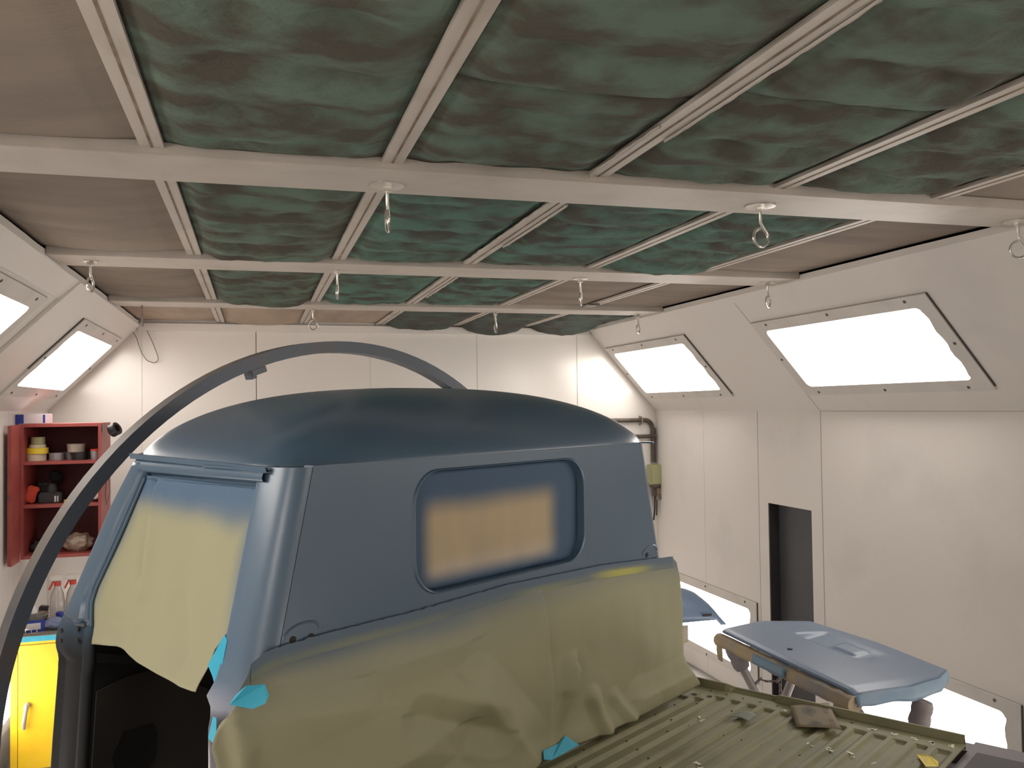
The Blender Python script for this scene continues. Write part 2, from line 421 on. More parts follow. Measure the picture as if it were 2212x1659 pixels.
# ------------------------------------------------------------------ light fixtures
def fixture(mw, x0, x1, y0, y1, gx0, gx1, gy0, gy1, label, seed=0, side_screws=True, near=1):
    root = empty('light_fixture', mw=mw)
    tag(root, label, 'light', 'bright panel lights in the booth walls')
    N = 9; inner = []
    def wav(p):
        x, y = p
        if abs(x-(gx1 if near > 0 else gx0)) < .002: x += .007*math.sin(y*46+seed)
        return (x, y)
    raw_in = rrect(gx0, gx1, gy0, gy1, .035, 6)
    dense = []
    for a, b in zip(raw_in, raw_in[1:]+raw_in[:1]):
        k = max(1, int(math.dist(a, b)/.035))
        for t in range(k): dense.append((lerp(a[0], b[0], t/k), lerp(a[1], b[1], t/k)))
    dense = [wav(p) for p in dense]
    cx, cy = (gx0+gx1)/2, (gy0+gy1)/2
    def outer(p):
        dx, dy = p[0]-cx, p[1]-cy
        # keep corresponding side
        fx = (x1-cx)/dx if dx > 1e-9 else ((x0-cx)/dx if dx < -1e-9 else 1e9)
        fy = (y1-cy)/dy if dy > 1e-9 else ((y0-cy)/dy if dy < -1e-9 else 1e9)
        k = min(abs(fx), abs(fy)); return (cx+dx*k, cy+dy*k)
    out = [outer(p) for p in dense]
    # snap nearest points to the true corners
    for c in ((x0, y0), (x1, y0), (x1, y1), (x0, y1)):
        i = min(range(len(out)), key=lambda i: math.dist(out[i], c)); out[i] = c
    n = len(dense); T, B = .012, .0
    v = [(p[0], p[1], T) for p in out] + [(p[0], p[1], T) for p in dense] + [(p[0], p[1], B) for p in out] + [(p[0], p[1], B) for p in dense]
    f = []
    for i in range(n):
        j = (i+1) % n
        f += [(i, j, n+j, n+i), (2*n+j, 2*n+i, 3*n+i, 3*n+j), (i, 2*n+i, 2*n+j, j), (n+j, 3*n+j, 3*n+i, n+i)]
    fr = raw('frame', v, f, M['frame'], root)
    if near > 0: box('edge_gap', (x1+.0003, y0+.02, .0), (x1+.006, y1, .006), M['gap'], root)
    else: box('edge_gap', (x0-.006, y0+.2, .0), (x0-.0003, y1, .006), M['gap'], root)
    box('edge_gap', (x0, y1+.0003, .0), (x1, y1+.002, .005), M['seam'], root)
    gx = [ (p[0], p[1], .006) for p in rrect(gx0-.008, gx1+.008, gy0-.008, gy1+.008, .035, 6)]
    prism('diffuser', gx, (0, 0, -.004), M['lamp'], root)
    bm = bmesh.new(); d = (y1-y0); mx_, my_ = (gx0-x0)/2, (gy0-y0)/2
    sp = [(x0+(x1-x0)*t, yy) for t in (.10, .5, .90) for yy in (y0+my_*.7, y1-my_*.7)]
    if side_screws: sp += [(x0+mx_*.8, cy), (x1-mx_*.8, cy)]
    for s in sp:
        lathe('screw', [(.0085, 0), (.0085, .003), (.004, .005)], M['screw'], fr, 8, (s[0], s[1], T+.0003))
    bm.free()
    return root
def frame_mx(o, e1, e2):
    e1 = Vector(e1).normalized(); e2 = Vector(e2).normalized(); n = e1.cross(e2)
    mm = Matrix((e1, e2, n)).transposed().to_4x4(); mm.translation = Vector(o); return mm
upR = Vector((CR-XR, 0, ZC-HZR)).normalized(); upL = Vector((CL-XL, 0, ZC-HZL)).normalized()
nR = Vector((0, -1, 0)).cross(upR); nL = Vector((0, 1, 0)).cross(upL)
def fxR(yc, lab, off, seed):   # right haunch: local x runs toward the camera (-y)
    hm = Vector((XR, yc, HZR)) + upR*.435 + nR*(off+.0006)
    return fixture(frame_mx(hm, (0, -1, 0), upR), -.72, .72, -.29, .29, -.635, .635, -.222, .222, lab, seed, True, 1)
fxR(3.966, 'largest blazing light panel in the sloped top of the right wall, with dark screws', .006, 1)
fxR(6.285, 'smaller blazing light panel in the right slope beside the back wall, above the brown pipe', 0, 2)
fxR(1.64, 'light panel in the right slope beside the photographer', .006, 3)
fxR(-.69, 'light panel in the right slope behind the photographer', .006, 4)
def fxL(yc, lab, off, seed):
    hm = Vector((XL, yc, HZL)) + upL*.44 + nL*(off+.0006)
    return fixture(frame_mx(hm, (0, 1, 0), upL), -.73, .73, -.30, .30, -.635, .635, -.222, .222, lab, seed, True, -1)
fxL(6.14, 'blazing light panel in the left slope above the red cabinet', .02, 5)
fxL(3.83, 'light panel cut off by the left picture edge, one screw at its upper corner', 0, 6)
fxL(1.52, 'light panel in the left slope beside the photographer', 0, 7)
fxL(-.79, 'light panel in the left slope behind the photographer', 0, 8)
def fxWR(yc, lab, off, seed):
    return fixture(frame_mx((XR-off-.0006, yc, .42), (0, -1, 0), (0, 0, 1)), -.72, .72, -.285, .285, -.635, .635, -.222, .222, lab, seed)
fxWR(3.97, 'low blazing light panel on the right wall behind the padded stand legs', .006, 11)
fxWR(6.19, 'low blazing light panel on the right wall behind the hanging blue wing', 0, 12)
fxWR(1.64, 'low light panel on the right wall beside the photographer', .006, 13)
fxWR(-.69, 'unseen fill light panel added low on the right wall behind the photographer', .006, 17)  # unseen panel added as fill for surfaces facing the camera
def fxWL(yc, lab, off, seed):
    return fixture(frame_mx((XL+off+.0006, yc, .495), (0, 1, 0), (0, 0, 1)), -.72, .72, -.285, .285, -.635, .635, -.222, .222, lab, seed, True, -1)
fxWL(5.75, 'low blazing light panel on the left wall beside the yellow cabinet', .02, 14)
fxWL(3.6, 'low light panel on the left wall near the steel hoop', 0, 15)
fxWL(1.5, 'low light panel on the left wall beside the photographer', 0, 16)
fxWL(-.79, 'unseen fill light panel added low on the left wall behind the photographer', 0, 18)  # its unseen counterpart on the left, also added for fill light

# ------------------------------------------------------------------ eye bolts under the beams
def eye_bolt(x, y, rz, label, ln=.075, R=.030, flange=.05, op=.5):
    root = empty('eye_bolt', (x, y, 2.75), rz); tag(root, label, 'hook', 'eye bolts under the ceiling beams')
    lathe('washer', [(flange, 0), (flange, -.004), (flange*.4, -.006)], M['zinc'], root, 18)
    lathe('nut', [(.014, -.0062), (.014, -.02)], M['zinc'], root, 6)
    pts = [(0, 0, -.004), (0, 0, -ln*.75), (R*.55, 0, -ln-.004)]
    for k in range(22):
        a = math.radians(62 - k*(360-62*op)/21)
        pts.append((R*math.cos(a), 0, -ln-R*1.0+R*math.sin(a)))
    tube('eye', pts, .0052, M['zinc'], root, 8)
    return root
eye_bolt(.373, 2.545, math.radians(75), 'big eye bolt seen edge-on with a round washer under the nearest beam', flange=.05)
eye_bolt(1.598, 2.53, math.radians(10), 'big eye bolt with an open round eye and a round washer under the nearest beam')
eye_bolt(.372, 4.16, math.radians(80), 'slim eye bolt seen edge-on under the second beam, over the hoop', flange=.02)
eye_bolt(1.60, 4.20, math.radians(60), 'eye bolt seen nearly edge-on under the second beam, before brown filters', flange=.04)
eye_bolt(-.676, 4.12, math.radians(75), 'eye bolt under the second beam close to the left slope', flange=.03)
eye_bolt(2.648, 4.135, math.radians(35), 'eye bolt under the second beam against the white right slope', flange=.04)
eye_bolt(.365, 5.82, math.radians(15), 'eye bolt with a wide open eye under the last beam, over pale filters', flange=.015)
e9 = eye_bolt(1.595, 5.84, math.radians(60), 'eye bolt with a scrap of white film under the last beam', flange=.02)
P = [[(.05*nz(i*.7, j*.4)+.012*(i-3), .02*nz(i, j, 4), -.012*j-.02*abs(nz(i*.9, j*.5, 2))) for j in range(5)] for i in range(7)]
solid(grid('film_scrap', P, M['whiteplastic'], e9), .002)
eye_bolt(2.646, 5.80, math.radians(45), 'eye bolt under the last beam above the far right light panel', flange=.02)
eye_bolt(2.66, 2.53, math.radians(-20), 'eye bolt under the nearest beam, cut by the right picture edge')
rb = rebase(tube('hanging_rod', [(-.662, 5.80, 2.748), (-.662, 5.80, 2.70), (-.66, 5.80, 2.62)], .006, M['steel'])); tag(rb, 'thin dark rod hanging from the last beam above the wire loop', 'rod')
wr_pts = [(-.902, YB-.02, 2.753), (-.86, YB-.03, 2.68), (-.839, YB-.03, 2.644), (-.815, YB-.03, 2.56), (-.801, YB-.03, 2.524), (-.775, YB-.03, 2.485), (-.76, YB-.03, 2.472), (-.725, YB-.03, 2.46), (-.702, YB-.03, 2.466), (-.69, YB-.03, 2.485), (-.692, YB-.03, 2.507), (-.71, YB-.03, 2.56), (-.728, YB-.03, 2.61), (-.766, YB-.03, 2.696), (-.79, YB-.02, 2.745)]
tag(rebase(tube('wire_loop', wr_pts, .003, M['wire'], None, 6)), 'thin dark wire drooping in a loop on the white back wall', 'wire')

# ------------------------------------------------------------------ truck body (local x across, y forward, z up)
B0 = Vector((1.12952, 2.43499, 0)); BR = math.radians(32.5)
BM = Matrix.Translation(B0) @ Matrix.Rotation(BR, 4, 'Z')
truck = empty('pickup_truck', B0, BR)
tag(truck, 'blue primed pickup cab with domed roof and olive ribbed bed, partly covered in masking paper', 'truck')
BLUE = (.062, .112, .172); SLATE = (.014, .014, .015); MAUVE = (.16, .145, .165); BLUE2 = (.090, .148, .220)
WC = -.596
# roof
RH, RP, RQ, RN, RS, RSF, RA = .1708, 2.50, 1.427, 6.86, .8332, .1482, .684
def roof_pt(rr, th, z0=1.985):
    c, s = math.cos(th), math.sin(th); k = (abs(c)**RN+abs(s)**RN)**(-1/RN)
    u, v = rr*k*c, rr*k*s
    fr = RS-RSF*abs(u)**2.5
    return (WC+RA*u, (v+1)/2*fr, z0+RH*max(0, 1-rr**RP)**(1/RQ))
th = []
for q in range(4):
    for k in range(30): th.append(math.pi/2*q + math.pi/2*(k/30))
P = [[roof_pt(math.sin(math.pi/2*j/33), t) for j in range(1, 34)] for t in th]; P.append(P[0])
v = [roof_pt(0, 0)]; f = []
nt_, nr_ = len(th), 33
for i in range(nt_): v += P[i]
for i in range(nt_):
    a, b = 1+i*nr_, 1+((i+1) % nt_)*nr_
    f.append((0, a, b))
    for j in range(nr_-1): f.append((a+j, a+j+1, b+j+1, b+j))
raw('roof', v, f, M['blue'], truck, True)
edge = [roof_pt(1.0, t, 1.983) for t in th]
def flange(name, pts, w0, z0, z1, mt, parent, closed=False):
    """flat strip standing out of the outline by w0"""
    Pn = []
    n = len(pts)
    for i, p in enumerate(pts):
        a = Vector(pts[max(0, i-1)]); b = Vector(pts[min(n-1, i+1)]); t = (b-a).normalized(); nn = Vector((t.y, -t.x, 0))
        q = Vector(p); Pn.append([q - nn*.012 + Vector((0, 0, z0)), q + nn*w0 + Vector((0, 0, z0)), q + nn*w0 + Vector((0, 0, z1)), q - nn*.012 + Vector((0, 0, z1)), q - nn*.012 + Vector((0, 0, z0))])
    return grid(name, Pn, mt, parent, smooth=False)
rear_edge = [p for p in edge if p[1] < .30]
rear_edge.sort(key=lambda p: math.atan2(p[1]-.4, p[0]-WC))
flange('roof_seam', rear_edge, .004, -.004, .001, M['blue'], truck)
def wside(z): return -1.27-.235*(1.99-z) if z > 1.50 else -1.385
def wseam(z): return -1.211-.236*(1.98-z) if z > 1.45 else -1.336
rail = [(wside(1.99)+.006, lerp(.625, .055, k/14), lerp(1.995, 1.983, k/14)) for k in range(15)]
P = [[(p[0]+.01, p[1], p[2]-.006), (p[0]-.016, p[1], p[2]-.006), (p[0]-.018, p[1], p[2]+.004), (p[0]-.013, p[1], p[2]+.004), (p[0]-.010, p[1], p[2]-.001), (p[0]+.012, p[1], p[2]+.004)] for p in rail]
o = grid('drip_rail', P, M['blue'], truck, smooth=False); solid(o, .003)
prism('rail_end', [(1.395-1.395+.074, .02, 1.981), (.094, .03, 1.981), (.096, .10, 1.981), (.074, .12, 1.981)], (0, 0, .004), M['blue'], truck)
# rear panel with window recess
def sseam(k): return k
ring_in = rrect(-.938, -.318, 1.684, 1.957, .075, 8)
cxw, czw = -.628, 1.82
def outer_rear(p):
    dx, dz = p[0]-cxw, p[1]-czw
    best = 1e9
    z1, z0 = 1.988, 1.18
    if dz > 1e-9: best = min(best, (z1-czw)/dz)
    if dz < -1e-9: best = min(best, (z0-czw)/dz)
    # slanted seams: left w=wseam(z), right w=-.035+.236*(1.98-z)
    for sgn in (-1, 1):
        lo, hi = 0, 5
        if dx*sgn <= 1e-9: continue
        for _ in range(40):
            k = (lo+hi)/2; x, z = cxw+dx*k, czw+dz*k
            lim = wseam(z)+.0015 if sgn < 0 else -.0335+.236*(1.98-max(z, 1.45))
            if (x-lim)*sgn > 0: hi = k
            else: lo = k
        best = min(best, lo)
    return (cxw+dx*best, czw+dz*best)
dense = []
for a, b in zip(ring_in, ring_in[1:]+ring_in[:1]):
    k = max(1, int(math.dist(a, b)/.03))
    for t in range(k): dense.append((lerp(a[0], b[0], t/k), lerp(a[1], b[1], t/k)))
outp = [outer_rear(p) for p in dense]
for c in ((wseam(1.988)+.0015, 1.988), (-.0354, 1.988), (.0905, 1.18), (-1.3345, 1.18)):
    i = min(range(len(outp)), key=lambda i: math.dist(outp[i], c)); outp[i] = c
n = len(dense); v = []; f = []
def ringv(pts, s, k=1.0): v.extend([(cxw+(p[0]-cxw)*k, s, czw+(p[1]-czw)*k) for p in pts])
ringv(outp, .030); ringv(outp, 0); ringv(dense, 0, 1.03); ringv(dense, -.004, 1.015); ringv(dense, -.002, 1.0); ringv(dense, .014, .990); ringv(dense, .024, .984)
R = 7
for r in range(R-1):
    for i in range(n):
        j = (i+1) % n; f.append((r*n+i, r*n+j, (r+1)*n+j, (r+1)*n+i))
o = raw('rear_panel', v, f, M['blue'], truck, True)
try: o.data.set_sharp_from_angle(angle=math.radians(25))
except Exception: pass
# window masking (a thing of its own)
NX, NZ = 44, 26; P = []; C_ = []
TAN = (.46, .36, .225)
for i in range(NX):
    row = []; cr = []
    for j in range(NZ):
        x = lerp(-.935, -.321, i/(NX-1)); z = lerp(1.687, 1.955, j/(NZ-1))
        row.append((x, .019+.003*nz(x*9, z*5)+.002*nz(x*25, z*4, 3)*sstep(-.6, -.4, x), z))
        k = sstep(-.912, -.862, x+.008*nz(z*9, 1))*sstep(-.395, -.470, x+.008*nz(z*9, 3))*sstep(1.690, 1.735, z)*sstep(1.905, 1.838, z+.010*nz(x*5, z*5, 1))
        k *= .96+.12*nz(x*22, z*6, 2)
        c = mixc((.055, .10, .165), mixc(TAN, (.50, .43, .36), sstep(1.77, 1.70, z)), k); cr.append(c)
    P.append(row); C_.append(cr)
o = grid('window_masking', P, M['paper'], None, C_); o.matrix_world = BM; solid(o, .0015); rebase(o)
tag(o, 'tan paper behind the rear window opening, sprayed blue around its edges', 'masking paper')
# corner pillars
def corner(side):
    P = []; C_ = []
    zs = [1.986, 1.96, 1.92, 1.87, 1.81, 1.74, 1.68, 1.63, 1.59, 1.56, 1.54, 1.52, 1.50, 1.46, 1.40, 1.2, .9, .6]
    for z in zs:
        ws, wd = wseam(z), wside(z); row = []; cr = []
        bul = .012*math.exp(-((z-1.565)/.022)**2) if side < 0 else 0
        row.append((ws, .03, z)); row.append((ws, .001, z))
        for k in range(15):
            a = math.pi/2*k/14
            row.append((ws-(ws-wd+bul)*math.sin(a), (.09+bul)*(1-math.cos(a))-bul*math.cos(a), z))
        row.append((wd-bul+.0015, .094, z)); row.append((wd+.035, .098, z))
        k = sstep(1.60, 1.54, z+.01*nz(z*30, 1)); k2 = sstep(1.545, 1.52, z)
        c = mixc(mixc(BLUE2, (.30, .32, .39), k), (.10, .095, .11), k2)
        for q in range(len(row)):
            t = sstep(3, 15, q) if side < 0 else 0
            cr.append(mixc(BLUE, c, max(t, k)) if z > 1.55 else c)
        if side > 0: row = [(2*(-.62)-p[0]-.004, p[1], p[2]) for p in row]
        P.append(row); C_.append(cr)
    o = grid('corner_pillar', P, M['bluev'], truck, C_)
    try: o.data.set_sharp_from_angle(angle=math.radians(40))
    except Exception: pass
    return o
corner(-1); corner(1)
# door header under the drip rail
sec = [(.0, .004), (-.004, -.005), (-.012, -.009), (-.022, -.010), (-.031, -.006), (-.035, .010), (-.042, .016), (-.047, .012), (-.050, .004), (-.053, .018), (-.056, .04)]
P = []
for k in range(24):
    s = lerp(.605, .062, k/23); row = []
    z0 = lerp(1.990, 1.984, k/23); sc = lerp(.95, .80, k/23)
    for dz, dw in sec:
        z = z0+dz*sc; row.append((wside(z)+dw, s, z))
    P.append(row)
grid('door_header', P, M['blue'], truck)
# front pillar, blue fading to dark primer, with bolt holes
OUT = [(.623, 1.982), (.69, 1.876), (.758, 1.718), (.798, 1.626), (.818, 1.591), (.826, 1.558), (.818, 1.536), (.783, 1.514), (.778, 1.495), (.781, 1.479), (.813, 1.307), (.824, 1.239), (.84, .70)]
INN = [(.555, 1.952), (.612, 1.817), (.676, 1.684), (.681, 1.652), (.664, 1.613), (.649, 1.59), (.642, 1.564), (.622, 1.530), (.616, 1.51), (.622, 1.46), (.646, 1.285), (.65, 1.239), (.66, .70)]
def at_z(pts, z):
    for a, b in zip(pts, pts[1:]):
        if a[1] >= z >= b[1]: return lerp(a[0], b[0], (a[1]-z)/max(1e-9, a[1]-b[1]))
    return pts[0][0] if z > pts[0][1] else pts[-1][0]
P = []; C_ = []
for j in range(90):
    z = lerp(1.98, 1.05, (j/89)); so, si = at_z(OUT, z), at_z(INN, z); row = []; cr = []
    for u, dw in ((-.02, .05), (0, .006), (.04, 0), (.10, -.002), (.22, -.002), (.27, -.008), (.5, -.009), (.72, -.008), (.78, .0), (.84, .004), (.88, -.004), (.96, -.004), (1, .004), (1.0, .016)):
        if z < 1.52: dw *= 1.0
        row.append((wside(z)+dw + (.01*sstep(1.53, 1.515, z) if .2 < u < .8 else 0), lerp(so, si, u), z))
        k = sstep(1.66, 1.515, z+.02*nz(u*3, z*8)); cr.append(mixc(BLUE, SLATE, k))
    P.append(row); C_.append(cr)
jz = next(j for j in range(90) if P[j][1][2] < 1.612)
lowp = grid('lower_pillar', P[jz:], M['matv'], truck, C_[jz:], flip=True); solid(lowp, .003); lowp['label'] = 'matt black primed lower pillar'
apil = grid('front_pillar', P[:jz+1], M['bluev'], truck, C_[:jz+1], flip=True)
solid(apil, .003)
try: apil.data.set_sharp_from_angle(angle=math.radians(35))
except Exception: pass
rotx = Matrix.Rotation(math.radians(-90), 4, 'Y')
for s, z in ((.774, 1.576), (.692, 1.592), (.764, 1.554), (.680, 1.570)):
    lathe('bolt_hole', [(.0058, 0), (.0058, .003)], M['hole'], apil, 10, (wside(z)-.0095, s, z), rotx)
prism('pillar_ledge', [(wside(1.60)-.0105, .735, 1.598), (wside(1.60)-.0105, .665, 1.606), (wside(1.60)-.0105, .665, 1.600), (wside(1.60)-.0105, .735, 1.596)], (.004, 0, 0), M['slate'], apil)
tube('pillar_seal', [(wside(z)+.002, at_z(INN, z)-.002, z) for z in [lerp(1.945, 1.60, k/20) for k in range(21)]], .0035, M['blue'], truck, 6)
# far side, nose, screen blackout and inner shell: dark inside
def slab(name, lo, hi, mt): return box(name, lo, hi, mt, truck)
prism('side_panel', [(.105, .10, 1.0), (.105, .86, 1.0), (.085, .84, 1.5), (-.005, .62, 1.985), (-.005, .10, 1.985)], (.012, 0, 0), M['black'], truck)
prism('windscreen_blackout', [(-1.24, .63, 1.98), (-.01, .63, 1.98), (.08, .86, 1.5), (-1.27, .86, 1.5)], (0, .012, .004), M['black'], truck)  # unseen black panel added to keep light out of the cab
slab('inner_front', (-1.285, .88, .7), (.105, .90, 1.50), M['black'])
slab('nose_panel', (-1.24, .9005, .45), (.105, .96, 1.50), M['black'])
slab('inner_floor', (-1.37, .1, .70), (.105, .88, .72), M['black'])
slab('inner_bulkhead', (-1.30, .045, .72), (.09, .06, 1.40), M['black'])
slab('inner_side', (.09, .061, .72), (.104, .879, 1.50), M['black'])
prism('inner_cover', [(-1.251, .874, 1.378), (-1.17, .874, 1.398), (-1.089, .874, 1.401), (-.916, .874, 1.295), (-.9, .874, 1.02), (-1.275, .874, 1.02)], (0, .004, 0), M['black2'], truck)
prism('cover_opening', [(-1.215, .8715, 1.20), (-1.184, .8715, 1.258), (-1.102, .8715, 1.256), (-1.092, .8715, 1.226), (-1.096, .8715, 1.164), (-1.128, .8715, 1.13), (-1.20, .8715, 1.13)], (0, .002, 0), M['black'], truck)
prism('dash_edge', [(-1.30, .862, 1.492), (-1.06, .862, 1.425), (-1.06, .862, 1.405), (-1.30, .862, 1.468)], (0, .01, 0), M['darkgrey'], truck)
# rear-panel hinge pressings
for w_, zz in ((-1.238, 1.664), (.012, 1.655)):
    t = [(w_+.042*math.cos(a), -.001, zz+.020*math.sin(a)+.012*(math.cos(a))*.3) for a in [math.pi*k/12 for k in range(13)]]
    tube('hinge_pressing', [(p[0], .0012, p[2]) for p in t], .0035, M['blue'], truck, 6)
for w_, zz in ((-1.259, 1.656), (-1.217, 1.653), (-.005, 1.650)):
    lathe('hinge_hole', [(.0075, 0), (.0075, .002)], M['hole'], truck, 12, (w_, .0008, zz), Matrix.Rotation(math.radians(90), 4, 'X'))
# load bed: pressed floor with ribs running across
ZB = 1.2015
ribs = [(-.030, .140), (-.080, .150), (-.126, .198)] + [(-.178-.0535*k, .197-.001*k) for k in range(12)]
def bed_z(x, s):
    z = ZB
    for c, e in ribs:
        d = abs(s-c)
        if d < .022:
            k = sstep(.0185, .0135, d)*sstep(e+.004, e-.006, x)*sstep(-1.38, -1.36, x); z -= .008*k
    return z
xs = [-1.40, -1.375, -1.36, -1.34, -1.0, -.6, -.3, -.1, .05] + [.10+.006*k for k in range(20)] + [.23, .25, .262]
ss = [-.80+.0058*k for k in range(140)]
P = [[(x, s, bed_z(x, s)) for s in ss] for x in xs]
bed = grid('bed_floor', P, M['olive'], truck, smooth=False); solid(bed, .004, -1)
# raised lip along the far edge with the shallow notch
P = []
for k in range(70):
    s = lerp(.008, -.795, k/69)
    nk = sstep(-.105, -.135, s)*sstep(-.29, -.262, s)
    h = lerp(.020, .009, nk); o_ = .018*nk
    P.append([(.2625+o_*.3, s, ZB-.003), (.266+o_, s, ZB+h*.6), (.268+o_, s, ZB+h), (.274+o_, s, ZB+h), (.280+o_, s, ZB-.02)])
lip = grid('bed_lip', P, M['olive'], truck, smooth=False); solid(lip, .002)
P = [[(x, .004+.003*math.sin(3*x), ZB-.002), (x, .0075, ZB+.006), (x, .012, ZB+.006), (x, .015, ZB-.01)] for x in [-1.38+.06*k for k in range(28)]]
solid(grid('bed_front_edge', P, M['olive'], truck, smooth=False), .002)
bm = bmesh.new(); rnd = random.Random(5)
hl = [(.002, -.166), (.013, -.485), (.008, -.539), (.014, -.594), (.006, -.646), (-.284, -.324), (.218, -.579), (.217, -.632), (.219, -.681), (.221, -.73), (.225, -.774), (.207, -.332)]
hl += [(.232, -.02-.055*k) for k in range(10)] + [(-.06, -.055-.054*k) for k in range(9)] + [(-.25-.03*k, -.05-.0533*k) for k in range(6)] + [(.10, -.10), (.05, -.054), (-.15, -.15), (-.40, -.05), (-.5, -.10), (.11, -.21)]
for x, s in hl:
    z = bed_z(x, s)
    lathebm(bm, [(.0034, 0), (.0034, .0009)], 8, (x, s, z+.0001))
for x, s in ((.151, -.052), (.163, -.098)): lathebm(bm, [(.0085, 0), (.0085, .0009)], 12, (x+.02, s, ZB+.0001))
o = frombm('bolt_holes', bm, M['hole'], bed); o['kind'] = 'stuff'
bm = bmesh.new()
for x, s in hl[:12]:
    for q in range(3):
        a = rnd.uniform(0, 6.28); l = rnd.uniform(.006, .012); cx_, cs_ = x+rnd.uniform(-.006, .008), s+rnd.uniform(-.006, .006)
        d = Vector((math.cos(a)*l, math.sin(a)*l, 0)); p_ = Vector((-d.y, d.x, 0))*.28; c = Vector((cx_, cs_, bed_z(cx_, cs_)+.0006))
        bm.faces.new([bm.verts.new(c-d-p_), bm.verts.new(c+d-p_), bm.verts.new(c+d*.6+p_), bm.verts.new(c-d*.7+p_)])
o = frombm('bare_flecks', bm, M['fleck'], bed); o['kind'] = 'stuff'; solid(o, .0005, 1)
# tail end and lower body
prism('tail_deck', [(-1.40, -.803, 1.185), (.345, -.803, 1.185), (.345, -1.25, 1.185), (-1.40, -1.25, 1.185)], (0, 0, -.03), M['mauve'], truck)
prism('tail_opening', [(-1.20, -.826, 1.1855), (.262, -.826, 1.1855), (.272, -1.2, 1.1855), (-1.20, -1.2, 1.1855)], (0, 0, .002), M['mauved'], truck)
slab('rocker_panel', (-1.385, .10, .40), (-1.371, .86, .70), M['mauve'])
slab('side_rail', (.284, -.802, 1.08), (.345, .0, 1.178), M['mauve'])
slab('lower_body', (-1.385, -1.249, .40), (.25, .04, 1.150), M['mauve'])
for sx in (-1.30, .16):
    for sy in (-.75, .78):
        mx = Matrix.Rotation(math.radians(90), 4, 'Y')
        lathe('wheel', [(.10, -.05), (.20, -.055), (.24, -.04), (.25, 0), (.24, .04), (.20, .055), (.10, .05)], M['blacktape'], truck, 24, (sx, sy, .25), mx)

# ------------------------------------------------------------------ masking paper and tape on the truck
PAPER = (.335, .322, .205); SPRAY = (.11, .15, .20)
def ridge(x, z, a, b, wd, h):
    ax, az = a; bx, bz = b; dx, dz = bx-ax, bz-az; t = max(0, min(1, ((x-ax)*dx+(z-az)*dz)/(dx*dx+dz*dz)))
    d = math.hypot(x-ax-dx*t, z-az-dz*t); return h*math.exp(-(d/wd)**2)
RP_TOP = [(-1.355, 1.629), (-1.329, 1.642), (-1.301, 1.647), (-1.194, 1.651), (-.948, 1.651), (-.642, 1.66), (-.253, 1.651), (-.016, 1.635), (.134, 1.624)]
RP_RIGHT = [(.134, 1.624), (.159, 1.606), (.171, 1.554), (.181, 1.436), (.183, 1.335), (.182, 1.292), (.203, 1.251), (.242, 1.212)]
RP_LEFT = [(-1.355, 1.629), (-1.363, 1.61), (-1.384, 1.574), (-1.401, 1.549), (-1.413, 1.52), (-1.418, 1.505), (-1.411, 1.478), (-1.402, 1.42), (-1.395, 1.30), (-1.39, 1.212)]
RP_BOT = [(-1.39, 1.212), (-.9, 1.210), (-.479, 1.2085), (-.1, 1.210), (.242, 1.212)]
NI, NJ = 190, 96
RP_LEFT = [(p[0]-.022*sstep(1.60, 1.53, p[1]), p[1]) for p in RP_LEFT]; RP_BOT[0] = RP_LEFT[-1]
G = coons(RP_TOP, RP_BOT, RP_LEFT, RP_RIGHT, NI, NJ)
def tent(x, z, a, b, wl, wr, h, p=1.0):
    """folded crease: sharp along a-b, falling off over wl on its left and wr on its right"""
    ax, az = a; bx, bz = b; dx, dz = bx-ax, bz-az; L = math.hypot(dx, dz); t = ((x-ax)*dx+(z-az)*dz)/(L*L)
    side = ((x-ax)*dz-(z-az)*dx)/L
    tc = max(0, min(1, t)); end = math.hypot(x-ax-dx*tc, z-az-dz*tc)
    w_ = wl if side < 0 else wr
    return h*max(0, 1-end/w_)**p
def paper_s(x, z, u, v):
    inn = sstep(.0, .5, v)
    d = -inn*(.014 + .016*nz(x*2.2, z*3.0, 1) + .008*nz(x*5, z*6, 2) + .005*abs(nz(x*9, z*9, 5)))
    d -= tent(x, z, (-.77, 1.425), (-.555, 1.200), .10, .12, .050)
    d += tent(x, z, (-.95, 1.43), (-.72, 1.345), .05, .07, .028)
    d -= tent(x, z, (-1.05, 1.555), (-.80, 1.56), .10, .05, .012)
    d -= tent(x, z, (-1.33, 1.31), (-.86, 1.375), .12, .07, .022)
    d -= tent(x, z, (-1.32, 1.52), (-1.10, 1.49), .06, .10, .012)
    d -= tent(x, z, (-.517, 1.66), (-.482, 1.20), .012, .15, .016, 1.4)
    d -= tent(x, z, (-.397, 1.405), (-.462, 1.235), .016, .05, .032)
    d += tent(x, z, (-.445, 1.34), (-.478, 1.24), .022, .022, .016)
    d -= tent(x, z, (-.325, 1.315), (-.275, 1.20), .035, .03, .022)
    d -= tent(x, z, (-.225, 1.29), (-.15, 1.21), .03, .03, .014)
    d -= tent(x, z, (-.10, 1.255), (.22, 1.255), .06, .05, .020)
    d -= tent(x, z, (-1.40, 1.55), (-1.36, 1.22), .05, .025, .022)
    d += tent(x, z, (-1.36, 1.46), (-1.325, 1.26), .025, .03, .012)
    d -= .020*sstep(.8, 1.0, v)
    d *= 1-.85*math.exp(-((x+.50)/.13)**2)*sstep(.62, .9, v)      # held down by the tape
    return d*sstep(.035, .16, v) - .004
P = []; C_ = []
